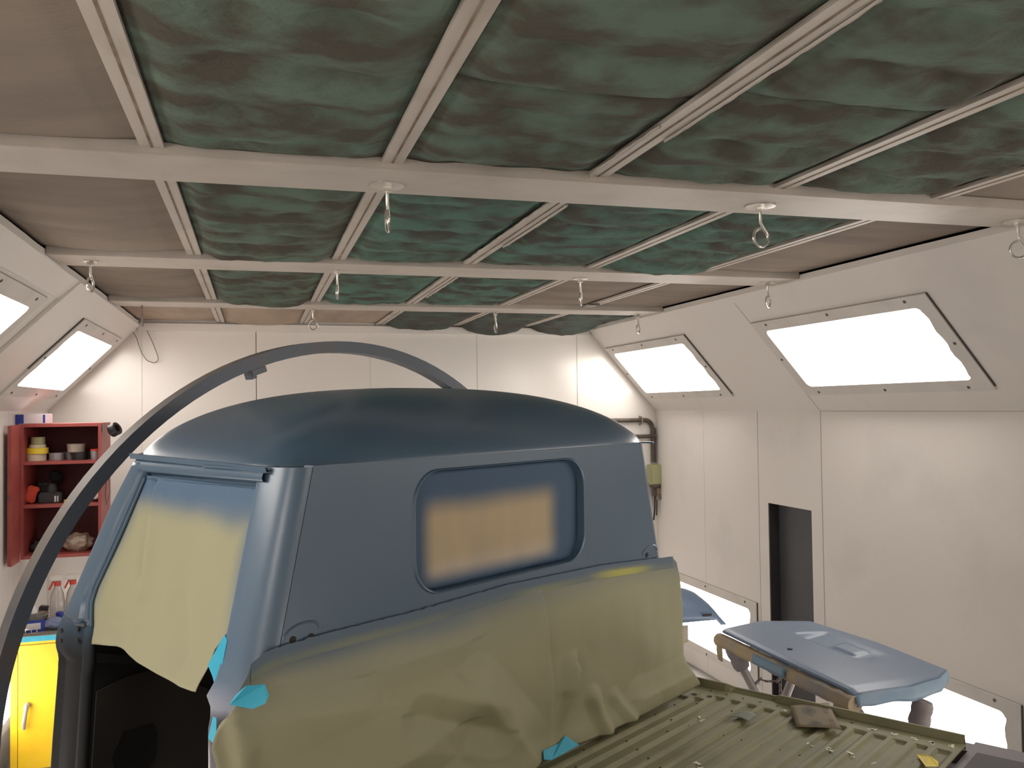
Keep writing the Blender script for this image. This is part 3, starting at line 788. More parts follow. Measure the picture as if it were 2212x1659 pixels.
for i in range(NI):
    row = []; cr = []
    for j in range(NJ):
        x, z = G[i][j]; u, v = i/(NI-1), j/(NJ-1)
        row.append((x, paper_s(x, z, u, v), z))
        k = .62*sstep(.22, .04, v+.05*nz(x*3.5, z*3.5, 9)) + .40*sstep(.42, .08, v)*max(0, nz(x*3, z*3, 4)+.25)
        k *= (.60+.75*sstep(-.35, -1.15, x)) + .25*nz(x*4, 0, 7)
        k = max(k, .85*sstep(.09, .165, x)*sstep(1.55, 1.61, z))
        cr.append(mixc(PAPER, SPRAY, k))
    P.append(row); C_.append(cr)
rp = grid('masking_paper', P, M['paper'], None, C_, flip=True); rp.matrix_world = BM; solid(rp, .0012)
tag(rp, 'big crumpled olive masking paper hanging below the rear window down to the ribbed bed', 'masking paper')
# tape along its top edge
P = []; C_ = []
for i in range(160):
    u = i/159; x, z = poly_at(RP_TOP, u); row = []; cr = []
    jag = .003*nz(x*60, 1)
    for q in range(6):
        t = q/5; zz = z+.004+jag*(1-t)-.036*t
        row.append((x, -.0065-.001*t, zz))
        y_ = sstep(.35, .8, t)*(.10+.55*max(0, nz(x*3.3, 2.0)+.15))
        y_ = max(y_, .85*sstep(.3, .6, t)*sstep(.20, .02, abs(x+.14)*.9))
        cr.append(mixc(SPRAY, (.48, .45, .10), y_))
    P.append(row); C_.append(cr)
tp = grid('tape_edge', P, M['paper'], rp, C_, flip=True)
tp['label'] = 'yellow masking tape sprayed blue along the top'
# paper over the door opening
DP_L = [(.560, 1.950), (.585, 1.935), (.652, 1.811), (.712, 1.684), (.718, 1.644), (.706, 1.604), (.69, 1.556)]
DP_T = [(.560, 1.950), (.34, 1.947), (.098, 1.944)]
DP_R = [(.098, 1.944), (.086, 1.90), (.092, 1.80), (.098, 1.67), (.131, 1.634), (.143, 1.585), (.15, 1.556)]
DP_B = [(.69, 1.556), (.599, 1.569), (.517, 1.579), (.468, 1.579), (.399, 1.567), (.314, 1.559), (.217, 1.552), (.165, 1.554), (.15, 1.556)]
NI, NJ = 70, 60
G = coons(DP_T, DP_B, DP_L, DP_R, NI, NJ); P = []; C_ = []
for i in range(NI):
    row = []; cr = []
    for j in range(NJ):
        s, z = G[i][j]; u, v = i/(NI-1), j/(NJ-1)
        e = math.sin(math.pi*u)**.5*math.sin(math.pi*min(1, v*.9))**.5
        d = .006+.012*e*(.5+nz(s*6, z*4, 3))
        d += ridge(s, z, (.515, 1.93), (.50, 1.74), .014, .014) - ridge(s, z, (.490, 1.92), (.465, 1.70), .020, .012) + ridge(s, z, (.62, 1.62), (.50, 1.60), .03, .008)
        d += ridge(s, z, (.30, 1.70), (.25, 1.60), .03, .008) - .012*sstep(.85, 1, v)*sstep(0, .3, u)
        row.append((-1.27-.235*(1.99-z)+d, s, z))
        top = z + .016*nz(s*5, 0, 2) + .005*nz(s*16, z*4, 2)
        k = .45*sstep(1.845-.02*sstep(.3, .1, s), 1.895, top)+.5*sstep(1.868-.03*sstep(.35, .12, s), 1.915, top)
        k = max(k, (.4*sstep(.085, .035, (at_z(DP_L, z) - s) + .012*nz(z*9, 4))+.5*sstep(.05, .008, (at_z(DP_L, z)-s)+.008*nz(z*9, 4)))*sstep(1.60, 1.68, z))
        k = max(k, .55*sstep(.05, .0, s-.095)*sstep(1.60, 1.80, z))
        cr.append(mixc(PAPER, (.075, .135, .225), k))
    P.append(row); C_.append(cr)
dp = grid('masking_paper', P, M['paper'], None, C_); dp.matrix_world = BM; solid(dp, .0012); rebase(dp)
tag(dp, 'olive masking paper filling the cab door opening, sprayed blue along its top', 'masking paper')
def bt(pts, d, label, mt='tape', name='tape_strip', grp='strips of blue tape'):
    o = prism(name, pts, d, M[mt]); o.matrix_world = BM; rebase(o); return tag(o, label, 'tape', grp)
def side_p(s, z, off): return (-1.27-.235*(1.99-z)+off, s, z)
bt([side_p(s, z, -.001) for s, z in ((.098, 1.668), (.134, 1.607), (.110, 1.590), (.092, 1.572), (.085, 1.575), (.085, 1.66))], (.001, 0, 0), 'blue tape tab between the door paper and the cab corner column')
bt([(-1.379, -.028, 1.603), (-1.348, -.040, 1.601), (-1.346, -.050, 1.583), (-1.354, -.052, 1.571), (-1.373, -.040, 1.563), (-1.402, -.012, 1.572), (-1.393, -.014, 1.586)], (0, -.001, 0), 'curled blue tape holding the upper left corner of the hanging paper')
bt([(-1.392, .062, 1.532), (-1.392, .050, 1.532), (-1.392, .050, 1.486), (-1.392, .066, 1.484), (-1.392, .080, 1.488)], (.001, 0, 0), 'torn blue tape strip on the door edge below the cab corner')
bt([(.180, -.006, 1.345), (.190, -.002, 1.34), (.196, -.002, 1.285), (.184, -.006, 1.28)], (0, -.001, 0), 'narrow blue tape on the right edge of the hanging paper')
o = prism('tape_strip', [(-.532, -.022, 1.232), (-.470, -.020, 1.230), (-.437, -.020, 1.242), (-.398, -.034, 1.2095), (-.518, -.038, 1.2085), (-.540, -.030, 1.214)], (0, -.0004, .001), M['tape'])
o.matrix_world = BM; rebase(o); tag(o, 'crooked blue tape holding the hanging paper down to the ribbed bed', 'tape', 'strips of blue tape')
o = prism('paper_scrap', [(.102, -.725, 1.206), (.095, -.757, 1.2125), (.082, -.782, 1.2075), (.055, -.79, 1.206), (.036, -.766, 1.206)], (0, 0, .001), M['yellowtape'])
o.matrix_world = BM; rebase(o); tag(o, 'yellow corner of tape sticking up from the tail end of the ribbed bed', 'tape')
# grey abrasive scrap and the printed sandpaper sheet on the bed
def onbed(x, s, dz=0): return (x, s, ZB+dz)
P = [[None]*7 for _ in range(7)]
for i in range(7):
    for j in range(7):
        u, v = i/6, j/6
        x = (1-u)*(1-v)*.047+u*(1-v)*.098+u*v*.108+(1-u)*v*.056; s = (1-u)*(1-v)*-.231+u*(1-v)*-.239+u*v*-.290+(1-u)*v*-.289
        P[i][j] = onbed(x, s, .003+.006*math.sin(math.pi*v)+.003*u)
o = grid('sandpaper_scrap', P, M['greypaper'], None, smooth=True); o.matrix_world = BM; solid(o, .001); rebase(o)
tag(o, 'small bare grey abrasive scrap lying near the middle of the ribbed bed', 'sandpaper')
q = [(.232, -.335), (.306, -.420), (.135, -.522), (.092, -.414)]
N = 9; P = []
def sandpos(u, v):
    x = (1-u)*(1-v)*q[0][0]+u*(1-v)*q[1][0]+u*v*q[2][0]+(1-u)*v*q[3][0]
    s = (1-u)*(1-v)*q[0][1]+u*(1-v)*q[1][1]+u*v*q[2][1]+(1-u)*v*q[3][1]
    return Vector(onbed(x, s, .0055+.003*math.sin(math.pi*u)+.007*(u*u)+.004*(1-v)))
for i in range(N): P.append([sandpos(i/(N-1), j/(N-1)) for j in range(N)])
sp = grid('sandpaper_sheet', P, M['sand'], None, smooth=True); sp.matrix_world = BM; solid(sp, .0012)
tag(sp, 'tan sandpaper sheet with grey P220 print curling on the far side of the bed', 'sandpaper')
def textmesh(txt, size):
    cu = bpy.data.curves.new('t', 'FONT'); cu.body = txt; cu.size = size; cu.align_x = 'CENTER'; cu.align_y = 'CENTER'; cu.resolution_u = 3
    ob = bpy.data.objects.new('t', cu); COL.objects.link(ob)
    dg = bpy.context.evaluated_depsgraph_get(); me = bpy.data.meshes.new_from_object(ob.evaluated_get(dg))
    bpy.data.objects.remove(ob); return me
def print_on(txt, cu_, cv_, size, ang, sc=(1, 1)):
    """flat print laid onto the sheet in its own u,v frame"""
    me = textmesh(txt, size)
    ca, sa = math.cos(ang), math.sin(ang)
    for v_ in me.vertices:
        x, y = v_.co.x*sc[0], v_.co.y*sc[1]
        u, v = cu_+(x*ca-y*sa), cv_-(x*sa+y*ca)
        v_.co = sandpos(u, v)+Vector((0, 0, .0009))
    me.materials.clear(); o = link('print', me, M['ink'], sp); return o
print_on('P220', .84, .27, .17, math.radians(90)); print_on('220', .86, .78, .17, math.radians(90))
def badge(cu_, cv_, ru, rv):
    bm = bmesh.new()
    for r0, r1 in ((1.0, .88), (.62, .50)):
        n = 28; A = []; B = []
        for k in range(n):
            a = 2*math.pi*k/n; w_ = 1+.10*math.cos(4*a)
            A.append(bm.verts.new(sandpos(cu_+ru*r0*w_*math.cos(a), cv_+rv*r0*w_*math.sin(a))+Vector((0, 0, .0009))))
            B.append(bm.verts.new(sandpos(cu_+ru*r1*w_*math.cos(a), cv_+rv*r1*w_*math.sin(a))+Vector((0, 0, .0009))))
        for k in range(n): bm.faces.new((A[k], A[(k+1) % n], B[(k+1) % n], B[k]))
    for row in (-.24, 0, .24):
        bmv = [bm.verts.new(sandpos(cu_+dx*ru, cv_+(row+dy)*rv)+Vector((0, 0, .0009))) for dx, dy in ((-.4, -.08), (.4, -.08), (.4, .08), (-.4, .08))]
        bm.faces.new(bmv)
    return frombm('print', bm, M['ink'], sp)
badge(.42, .32, .15, .20); badge(.46, .86, .14, .11)

# ------------------------------------------------------------------ steel hoop standing ahead of the cab
s0 = 1.12; cw, cz, Ro, Ri = -.230, 1.137, 1.209, 1.168
th_ = .056
hoop = empty('steel_hoop', B0, BR); tag(hoop, 'tall grey square-tube steel hoop arching over behind the blue cab', 'hoop')
P = []
a0, a1 = math.radians(-68), math.radians(248)
for k in range(121):
    a = lerp(a0, a1, k/120); c, s = math.cos(a), math.sin(a)
    P.append([(cw+Ri*c, s0, cz+Ri*s), (cw+Ro*c, s0, cz+Ro*s), (cw+Ro*c, s0+th_, cz+Ro*s), (cw+Ri*c, s0+th_, cz+Ri*s), (cw+Ri*c, s0, cz+Ri*s)])
hb = grid('arch', P, M['hoop'], hoop, smooth=True)
hb.data.materials.append(M['hoopdust'])
for p_ in hb.data.polygons:
    if p_.index % 4 == 1: p_.material_index = 1
try: hb.data.set_sharp_from_angle(angle=math.radians(40))
except Exception: pass
for ang in (109, 62):
    a = math.radians(ang); c, s = math.cos(a), math.sin(a); t = Vector((-s, 0, c)); nrm = Vector((c, 0, s))
    ctr = Vector((cw, s0+th_*.5, cz)) + nrm*(Ri-.012)
    bm = bmesh.new(); rot = Matrix((t, Vector((0, 1, 0)), nrm)).transposed()
    bbox(bm, ctr, (.06, th_*.9, .022), rot, .002); bbox(bm, ctr - nrm*.014 + t*.022, (.02, th_*.7, .012), rot)
    frombm('clamp_block', bm, M['hoop'], hoop)
for a in (a0, a1):
    x = cw+(Ro+Ri)/2*math.cos(a)
    box('foot_plate', (x-.10, s0-.04, 0), (x+.10, s0+th_+.04, .035), M['hoop'], hoop)

# ------------------------------------------------------------------ blue lid on the padded trestle, right
ZT = 1.105
Q = {'a': (1.975, 3.497), 'b': (2.43, 3.535), 'c': (2.454, 2.704), 'd': (1.974, 2.604)}
NI, NJ = 60, 90; P = []
TL = [(1.975, 3.497), (2.195, 3.552), (2.42, 3.491)]; TR = [(1.974, 2.604), (2.2, 2.60), (2.36, 2.635), (2.454, 2.704)]
TN = [(1.975, 3.497), (1.972, 3.05), (1.974, 2.604)]; TF = [(2.42, 3.491), (2.47, 3.1), (2.454, 2.704)]
G = coons(TN, TF, TL, TR, NJ, NI)    # i along y (far to near end), j across x
def lid_z(x, y):
    z = ZT
    ex = sstep(2.218, 2.230, x)*sstep(2.40, 2.345, x+.10*(3.05-y)*0)
    ey = sstep(2.86, 2.97, y)*sstep(3.325, 3.29, y)
    z -= .022*ex*ey*(.25+.75*sstep(2.40, 2.24, x))
    hx = sstep(2.272, 2.280, x)*sstep(2.352, 2.344, x)*sstep(2.995, 3.005, y)*sstep(3.15, 3.14, y)
    z += .008*hx
    z -= .010*sstep(2.66, 2.60, y) + .006*sstep(2.0, 1.974, x)
    z += .006*math.sin(math.pi*(x-1.97)/.5)
    return z
for i in range(NJ):
    P.append([(G[i][j][0], G[i][j][1], lid_z(*G[i][j])) for j in range(NI)])
lid = grid('body_panel', P, M['bluelight'], None, smooth=True); solid(lid, .010, -1)
lathe('panel_hole', [(.011, 0), (.011, .002)], M['hole'], lid, 12, (2.064, 3.117, lid_z(2.064, 3.117)+.0002))
tag(lid, 'flat light blue body panel with a pressed handle recess lying on the padded trestle', 'car panel')
# apron of sprayed paper along its near end
ap = []
for k in range(30):
    u = k/29; x, y = poly_at(TR, u); dz = .020+.010*nz(u*5, 1)+.012*math.sin(math.pi*u)
    zt = lid_z(x, y+.003)-.002; ap.append([(x, y-.001, zt), (x+.001, y-.007, zt-.004), (x+.002, y-.012, zt-.010-dz*.5), (x-.002, y-.016-.005*nz(u*7, 2), zt-.012-dz)])
o = grid('paper_apron', ap, M['apron']); solid(o, .001); rebase(o)
tag(o, 'pale blue sprayed paper apron hanging from the near end of the lying panel', 'masking paper')
# trestle
tr = empty('trestle', (2.16, 3.06, 0)); tag(tr, 'scissor-leg trestle with padded leg tops under the light blue panel', 'trestle')
def T(p): return (p[0]-2.16, p[1]-3.06, p[2])
def leg(x0, kx, y, ztop, foam_to, seed, ky=0):   # splayed tube, its top in a foam sleeve
    pt = lambda z: T((x0+kx*(1.06-z), y+ky*(1.06-z), z))
    l = tube('leg', [pt(ztop), pt(.012)], .0185, M['pole'], tr, 12)
    if foam_to: tube('foam_sleeve', [pt(lerp(ztop+.004, foam_to, k/6)) for k in range(7)], .034, M['foam'], l, 14, radii=[.030, .036, .037, .034, .037, .038, .032])
    return l
leg(1.985, .50, 3.455, 1.04, .945, 1, -.10); leg(2.36, -.48, 3.42, 1.04, 0, 2)
leg(1.985, .52, 2.675, 1.04, .985, 3, -.15); leg(2.262, -.22, 2.60, 1.04, .955, 4, .08)
for x in (1.99, 2.36):
    tube('top_bar', [T((x, 3.50, 1.044)), T((x, 2.70, 1.044))], .016, M['foam'], tr, 10)
bar = []
for k in range(26):
    y = lerp(3.52, 2.60, k/25); bar.append(T((1.974+.004*nz(y*9, 1), y, 1.056+.003*nz(y*11, 3)+.004*sstep(2.90, 2.70, y))))
tube('padding_wrap', bar, .025, M['tanpaper'], tr, 10, radii=[.030+.005*nz(k*.8, 5) for k in range(26)])
P = [[T((1.944-.002*j, lerp(3.20, 2.97, i/9), 1.083-.013*j-.004*abs(nz(i, j, 3)))) for j in range(4)] for i in range(10)]
o = grid('tape_wrap', P, M['tapefade'], tr); o['label'] = 'pale blue tape round the padding'; solid(o, .001)
P = []
for i in range(9):
    u = i/8; P.append([T((1.968+.012*nz(u*3, j*.4), 3.535-.05*u, 1.075-.035*j-.03*abs(nz(u*5, j, 7))*j*.4)) for j in range(4)])
solid(grid('torn_flap', P, M['tanpaper'], tr), .0015)
P = []
for i in range(9):
    u = i/8; P.append([T((1.965+.012*nz(u*3, j*.4, 2), 2.70-.06*u, 1.05-.024*j-.02*abs(nz(u*5, j, 9))*j*.4)) for j in range(4)])
solid(grid('torn_flap', P, M['tanpaper'], tr), .0015)
# chain and hook between the far legs
chn = empty('chain', (2.10, 3.44, .86)); tag(chn, 'short steel chain with an open hook strung between the trestle legs', 'chain')
def link_mesh():
    bm = bmesh.new(); pts = []
    for k in range(14):
        a = 2*math.pi*k/14; pts.append((.011*math.cos(a)+(.007 if math.cos(a) > 0 else -.007), .006*math.sin(a), 0))
    tubebm(bm, pts, .0022, 6, True)
    bmesh.ops.recalc_face_normals(bm, faces=bm.faces); me = bpy.data.meshes.new('chain_link'); bm.to_mesh(me); bm.free(); me.materials.append(M['steel'])
    for p in me.polygons: p.use_smooth = True
    return me
lm = link_mesh(); off = Vector((2.10, 3.44, .86))
path1 = [(2.075, 3.43, .845), (2.09, 3.43, .872), (2.11, 3.42, .895), (2.14, 3.40, .890), (2.17, 3.38, .893), (2.19, 3.38, .905), (2.21, 3.38, .915)]
path2 = [(2.185, 3.38, .895), (2.187, 3.38, .86), (2.186, 3.38, .81), (2.185, 3.38, .75), (2.185, 3.38, .70)]
for pth, n in ((path1, 8), (path2, 9)):
    for k in range(n):
        p = Vector(poly_at(pth, (k+.5)/n)); p2 = Vector(poly_at(pth, min(1, (k+.6)/n))); d = (p2-p).normalized()
        o = bpy.data.objects.new('chain_link', lm); COL.objects.link(o); o.parent = chn
        x = d; y = Vector((0, 1, 0)) if k % 2 else Vector((1, 0, .2)); y = (y-x*y.dot(x)).normalized(); z = x.cross(y)
        mm = Matrix((x, y, z)).transposed().to_4x4(); mm.translation = p-off; o.matrix_local = mm
hk = [(2.215, 3.38, .915), (2.205, 3.38, .935), (2.215, 3.38, .952), (2.245, 3.38, .950)]
hk = [(2.245, 3.375, .925), (2.225, 3.375, .918), (2.210, 3.375, .925), (2.207, 3.375, .942), (2.22, 3.375, .955), (2.245, 3.375, .957)]
tube('hook', [Vector(p)-off for p in hk], .0045, M['zinc'], chn, 8)
# blue wing on a post in front of the far low light
WT = [(-.40, .90), (-.1, .945), (.085, .942), (.165, .922), (.215, .897), (.26, .863), (.295, .83), (.324, .795), (.347, .742)]
def wing_top(x):
    for a, b in zip(WT, WT[1:]):
        if a[0] <= x <= b[0]: return lerp(a[1], b[1], (x-a[0])/(b[0]-a[0]))
    return WT[-1][1]
wing = empty('wing_stand', (2.47, 5.0, 0)); tag(wing, 'light blue curved body wing on a post before the far low light panel', 'car panel')
P = []
for i in range(24):
    u = i/23; x = lerp(-.40, .346, u); top = wing_top(x)
    botz = .757 if x < .285 else .757-.035*sstep(.285, .30, x)
    row = []
    for j in range(9):
        v = j/8; a = v*math.pi/2
        row.append((x, -.10+.10*math.cos(a)-.12*math.sin(a)*0 - .02*v, lerp(top, botz, 1-math.cos(a)) if False else top-(top-botz)*v**1.5))
    P.append(row)
for i, row in enumerate(P):
    for j, p in enumerate(row):
        v = j/8; P[i][j] = (p[0], .10-.16*math.sin(v*math.pi/2), p[2])
wg = grid('wing_shell', P, M['bluelight'], wing); solid(wg, .006)
box('slot', (.185, -.0705, .788), (.245, -.0645, .800), M['hole'], wing)
tube('post', [(-.02, .02, .012), (-.02, .02, .80)], .018, M['pole'], wing, 10)
box('post_foot', (-.2, -.18, 0), (.16, .22, .012), M['pole'], wing)
P = [[(.02+.06*i/6+.01*nz(i, j), -.07, .745-.035*j-.02*abs(nz(i*.8, j, 3))) for j in range(4)] for i in range(7)]
solid(grid('torn_flap', P, M['tanpaper'], wing), .0015)

# ------------------------------------------------------------------ pipes and switch box in the far right corner
pp_ = empty('wall_pipes', (3.33, YB-.03, 1.55)); tag(pp_, 'brown pipes with an elbow running down the back wall in the corner', 'pipe')
o3 = Vector((3.33, YB-.03, 1.55))
def pth(pts): return [Vector(p)-o3 for p in pts]
elb = [(2.55, YB-.03, 1.972), (3.20, YB-.03, 1.968)] + [(3.25+.075*math.sin(a), YB-.03, 1.893+.075*math.cos(a)) for a in [math.pi/2*k/8 for k in range(9)]] + [(3.325, YB-.03, 1.60)]
tube('pipe', pth(elb), .019, M['pipe'], pp_, 12)
tube('branch_pipe', pth([(2.6, YB-.03, 1.827), (3.325, YB-.03, 1.827)]), .017, M['pipe'], pp_, 12)
tube('thin_conduit', pth([(3.357, YB-.02, 1.90), (3.357, YB-.02, 1.60)]), .006, M['mauve'], pp_, 8)
tube('pipe_clip', pth([(3.215, YB-.004, 2.0), (3.215, YB-.058, 1.99), (3.215, YB-.058, 1.945), (3.215, YB-.004, 1.93)]), .008, M['steel'], pp_, 8)
tube('collar', pth([(3.31, YB-.03, 1.827), (3.35, YB-.03, 1.827)]), .025, M['pipe'], pp_, 12)
sw = empty('switch_box', (3.325, YB, 1.30)); tag(sw, 'olive switch box at the foot of the brown pipe in the corner', 'switch box')
bm = bmesh.new(); bbox(bm, (0, -.05, .195), (.125, .09, .175), None, .012)
for v_ in bm.verts:
    if v_.co.z < .2: v_.co.x *= .84
frombm('housing', bm, M['boxgreen'], sw)
lathe('gland', [(.045, .106), (.05, .09), (.03, .075), (.028, .01)], M['pipe'], sw, 12, (.005, -.05, 0))
bm = bmesh.new(); bbox(bm, (.028, -.06, .03), (.05, .05, .10)); frombm('outlet', bm, M['steel'], sw)
tube('drop_cable', [(0, -.05, .012), (0, -.045, -.10), (-.01, -.04, -.20)], .007, M['blacktape'], sw, 8)
tube('drop_cable', [(.02, -.045, .012), (.022, -.04, -.08), (.02, -.035, -.16)], .006, M['blacktape'], sw, 8)

# ------------------------------------------------------------------ red wall cabinet and its contents
RX0, RX1, RF, RB, RZ0, RZ1 = -1.392, -.935, 6.08, 6.45, 1.195, 2.03
rc = empty('wall_cabinet', ((RX0+RX1)/2, (RF+RB)/2, RZ0)); tag(rc, 'open red metal wall cabinet with two shelves in the far left corner', 'cabinet')
ro = Vector(((RX0+RX1)/2, (RF+RB)/2, RZ0))
def rbx(name, lo, hi, mt, par=rc, bev=0): return box(name, Vector(lo)-ro, Vector(hi)-ro, mt, par, bev)
rbx('side_panel', (RX0, RF, RZ0), (RX0+.016, RB, RZ1), M['red']); rbx('side_panel', (RX1-.018, RF, RZ0), (RX1, RB, RZ1), M['red'])
rbx('top_panel', (RX0+.0165, RF, RZ1-.02), (RX1-.0185, RB, RZ1), M['red']); rbx('bottom_panel', (RX0+.0165, RF, RZ0), (RX1-.0185, RB, RZ0+.02), M['red'])
rbx('back_panel', (RX0+.0165, RB-.006, RZ0+.021), (RX1-.0185, RB, RZ1-.021), M['redshade'])
S1, S2 = 1.796, 1.528
rbx('shelf', (RX0+.0165, RF+.004, S1-.02), (RX1-.0185, RB-.0065, S1), M['red']); rbx('shelf', (RX0+.0165, RF+.004, S2-.02), (RX1-.0185, RB-.0065, S2), M['red'])
dr = rbx('door', (RX0-.014, RF-.20, RZ0-.01), (RX0-.002, RF-.002, RZ1-.005), M['red'])
rbx('door_flange', (RX0-.024, RF-.202, RZ0-.008), (RX0-.0145, RF-.165, RZ1-.008), M['red'], dr); rbx('door_knob', (RX0-.010, RF-.215, 1.585), (RX0-.002, RF-.2025, 1.60), M['screw'], dr)
tube('loose_wire', [Vector(p)-ro for p in [(RX1+.004, 6.2, 1.70), (RX1+.03, 6.2, 1.66), (RX1+.035, 6.2, 1.58), (RX1+.012, 6.2, 1.50), (RX1+.006, 6.2, 1.56), (RX1+.004, 6.25, 1.64)]], .0025, M['wire'], rc, 6)
rbx('hook_plate', (RX1+.0005, 6.10, 1.97), (RX1+.006, 6.14, 2.02), M['steel'])
def roll(name, x, y, z, r, h, mt, label, cat='tape', ri=None, grp='tape rolls on the top shelf'):
    ri = ri or r*.62
    bm = bmesh.new(); seg = 24; n = seg
    prof = [(ri, 0), (r, 0), (r, h), (ri, h), (ri, 0)]
    rings = [[bm.verts.new((q[0]*math.cos(2*math.pi*k/seg), q[0]*math.sin(2*math.pi*k/seg), q[1])) for k in range(seg)] for q in prof[:-1]]
    rings.append(rings[0])
    for A, B in zip(rings, rings[1:]):
        for k in range(seg): bm.faces.new((A[k], A[(k+1) % seg], B[(k+1) % seg], B[k]))
    o = frombm(name, bm, M[mt], None, True, 40); o.location = (x, y, z); tag(o, label, cat, grp); return o
e = .0006
roll('tape_roll', -1.327, 6.19, S1+e, .058, .044, 'cream', 'thick cream tape roll at the bottom of the left stack on the top shelf')
roll('tape_roll', -1.322, 6.19, S1+.045+e, .063, .036, 'yellowtape', 'bright yellow tape roll in the middle of the left stack on the top shelf')
roll('tape_roll', -1.320, 6.19, S1+.082+e, .048, .020, 'cream', 'thin cream tape roll lying on the bright yellow roll')
roll('tape_roll', -1.318, 6.19, S1+.103+e, .040, .046, 'boxgreen', 'olive tape roll crowning the left stack on the top shelf')
roll('tape_roll', -1.216, 6.21, S1+e, .044, .046, 'silver', 'silver tape roll beside the cream and yellow stack')
roll('tape_roll', -1.155, 6.30, S1+e, .040, .046, 'silver', 'silver tape roll standing behind the black roll, under the white tub')
roll('tape_roll', -1.075, 6.17, S1+e, .042, .047, 'blacktape', 'glossy black tape roll near the right end of the top shelf')
roll('tape_roll', -1.030, 6.30, S1+e, .036, .047, 'darkplastic', 'dull dark tape roll behind the small red-rimmed jar')
def lath(name, prof, mt, loc, label, cat, grp=None, seg=20, mx=None):
    o = lathe(name, prof, M[mt], None, seg, (0, 0, 0), mx); o.location = loc; return tag(o, label, cat, grp)
lath('white_tub', [(.052, 0), (.056, .05), (.058, .052), (.054, .053)], 'whitetub', (-1.105, 6.235, S1+.0485), 'stained white tub resting on the tape rolls of the top shelf', 'tub')
j = empty('jar', (-.983, 6.155, S1+e)); tag(j, 'small shiny jar with a red rim at the right end of the top shelf', 'jar')
lathe('jar_body', [(.024, 0), (.026, .05), (.026, .056)], M['silver'], j, 16); lathe('jar_rim', [(.028, .0565), (.028, .066), (.02, .067)], M['redplastic'], j, 16)
# middle shelf
j = empty('respirator_case', (-1.243, 6.20, S2+e)); tag(j, 'dark grey block with white marks and a round cap on the middle shelf', 'case')
box('case_body', (-.066, -.05, 0), (.066, .05, .068), M['darkplastic'], j, .008); lathe('round_cap', [(.036, .0685), (.034, .10), (.022, .122)], M['darkplastic'], j, 18)
for k, (a, b) in enumerate(((.026, .036), (.042, .049))):
    m_ = box('white_mark', (a, -.0512, .008), (b, -.0504, .045), M['whitecard'], j)
bm = bmesh.new(); bbox(bm, (0, 0, .055), (.062, .05, .105), Matrix.Rotation(math.radians(16), 3, 'Y'), .008)
bbox(bm, (.02, 0, .085), (.05, .045, .03), Matrix.Rotation(math.radians(16), 3, 'Y'), .006)
o = frombm('sanding_block', bm, M['redplastic']); o.location = (-1.352, 6.18, S2+.004); tag(o, 'bright red leaning block at the left end of the middle shelf', 'block')
bm = bmesh.new(); bbox(bm, (0, 0, .06), (.12, .10, .12), None, .02); bbox(bm, (.06, -.02, .16), (.07, .06, .07), Matrix.Rotation(.5, 3, 'X'), .015)
o = frombm('dust_mask', bm, M['darkplastic']); o.location = (-1.305, 6.34, S2+e); tag(o, 'black lumpy mask in the dark behind the red block', 'mask')
lath('blue_can', [(.036, 0), (.036, .10), (.034, .104), (.034, .112), (.030, .112)], 'bluecan', (-1.075, 6.28, S2+e), 'dark blue round can on the middle shelf behind the hoop', 'can')
lath('yellow_disc', [(.02, 0), (.02, .018)], 'yellowtape', (-1.145, 6.16, S2+e), 'small yellow disc on the middle shelf beside the hoop', 'disc')
j = empty('sealant_tube', (-.978, 6.17, S2+.026)); tag(j, 'white and blue tube lying at the right end of the middle shelf', 'tube')
mx = Matrix.Rotation(math.radians(78), 4, 'X')
lathe('tube_body', [(.024, 0), (.024, .08), (.008, .09)], M['whiteplastic'], j, 14, (0, .03, 0), mx); box('tube_cap', (-.012, .0305, .02), (.018, .06, .052), M['bluecan'], j)
# bottom of the cabinet
bm = bmesh.new(); bmesh.ops.create_icosphere(bm, subdivisions=4, radius=1)
for v_ in bm.verts:
    d = v_.co.normalized(); k = 1+.22*nz(d.x*2.2, d.y*2.2, d.z*2.2)+.10*abs(nz(d.x*6, d.y*6, d.z*6))
    v_.co = Vector((d.x*.085*k, d.y*.07*k, max(-.05, d.z*.06*k)))
zmin = min(v_.co.z for v_ in bm.verts)
for v_ in bm.verts: v_.co.z -= zmin
o = frombm('plastic_bag', bm, M['plasticbag'], None, False); o.location = (-1.09, 6.22, RZ0+.0205); tag(o, 'crumpled beige plastic bag on the cabinet floor', 'bag')
bm = bmesh.new(); bbox(bm, (0, 0, .035), (.11, .14, .07), None, .02); bbox(bm, (.02, .0, .085), (.06, .07, .03), None, .012)
o = frombm('black_box', bm, M['darkplastic']); o.location = (-1.31, 6.27, RZ0+.0205); tag(o, 'black object in the dark left corner of the cabinet floor', 'box')
# on top and beside
j = empty('glove_box', (-1.345, 6.22, RZ1+e), math.radians(-6)); tag(j, 'blue and white carton lying on top of the red cabinet', 'carton')
box('carton_body', (-.085, -.07, 0), (.085, .07, .062), M['whitecard'], j, .002); box('blue_end', (-.087, -.0715, .001), (-.040, -.0705, .058), M['bluecan'], j); box('blue_edge', (.072, -.0715, .006), (.085, -.0705, .056), M['bluecan'], j)
mx = Matrix.Rotation(math.radians(62), 4, 'Y') @ Matrix.Rotation(math.radians(25), 4, 'X')
o = roll('tape_roll', -.885, 6.16, 1.975, .042, .045, 'blacktape', 'black tape roll hung askew on the side of the red cabinet', grp='tape rolls on the top shelf')
o.rotation_euler = mx.to_euler()
del o['group']

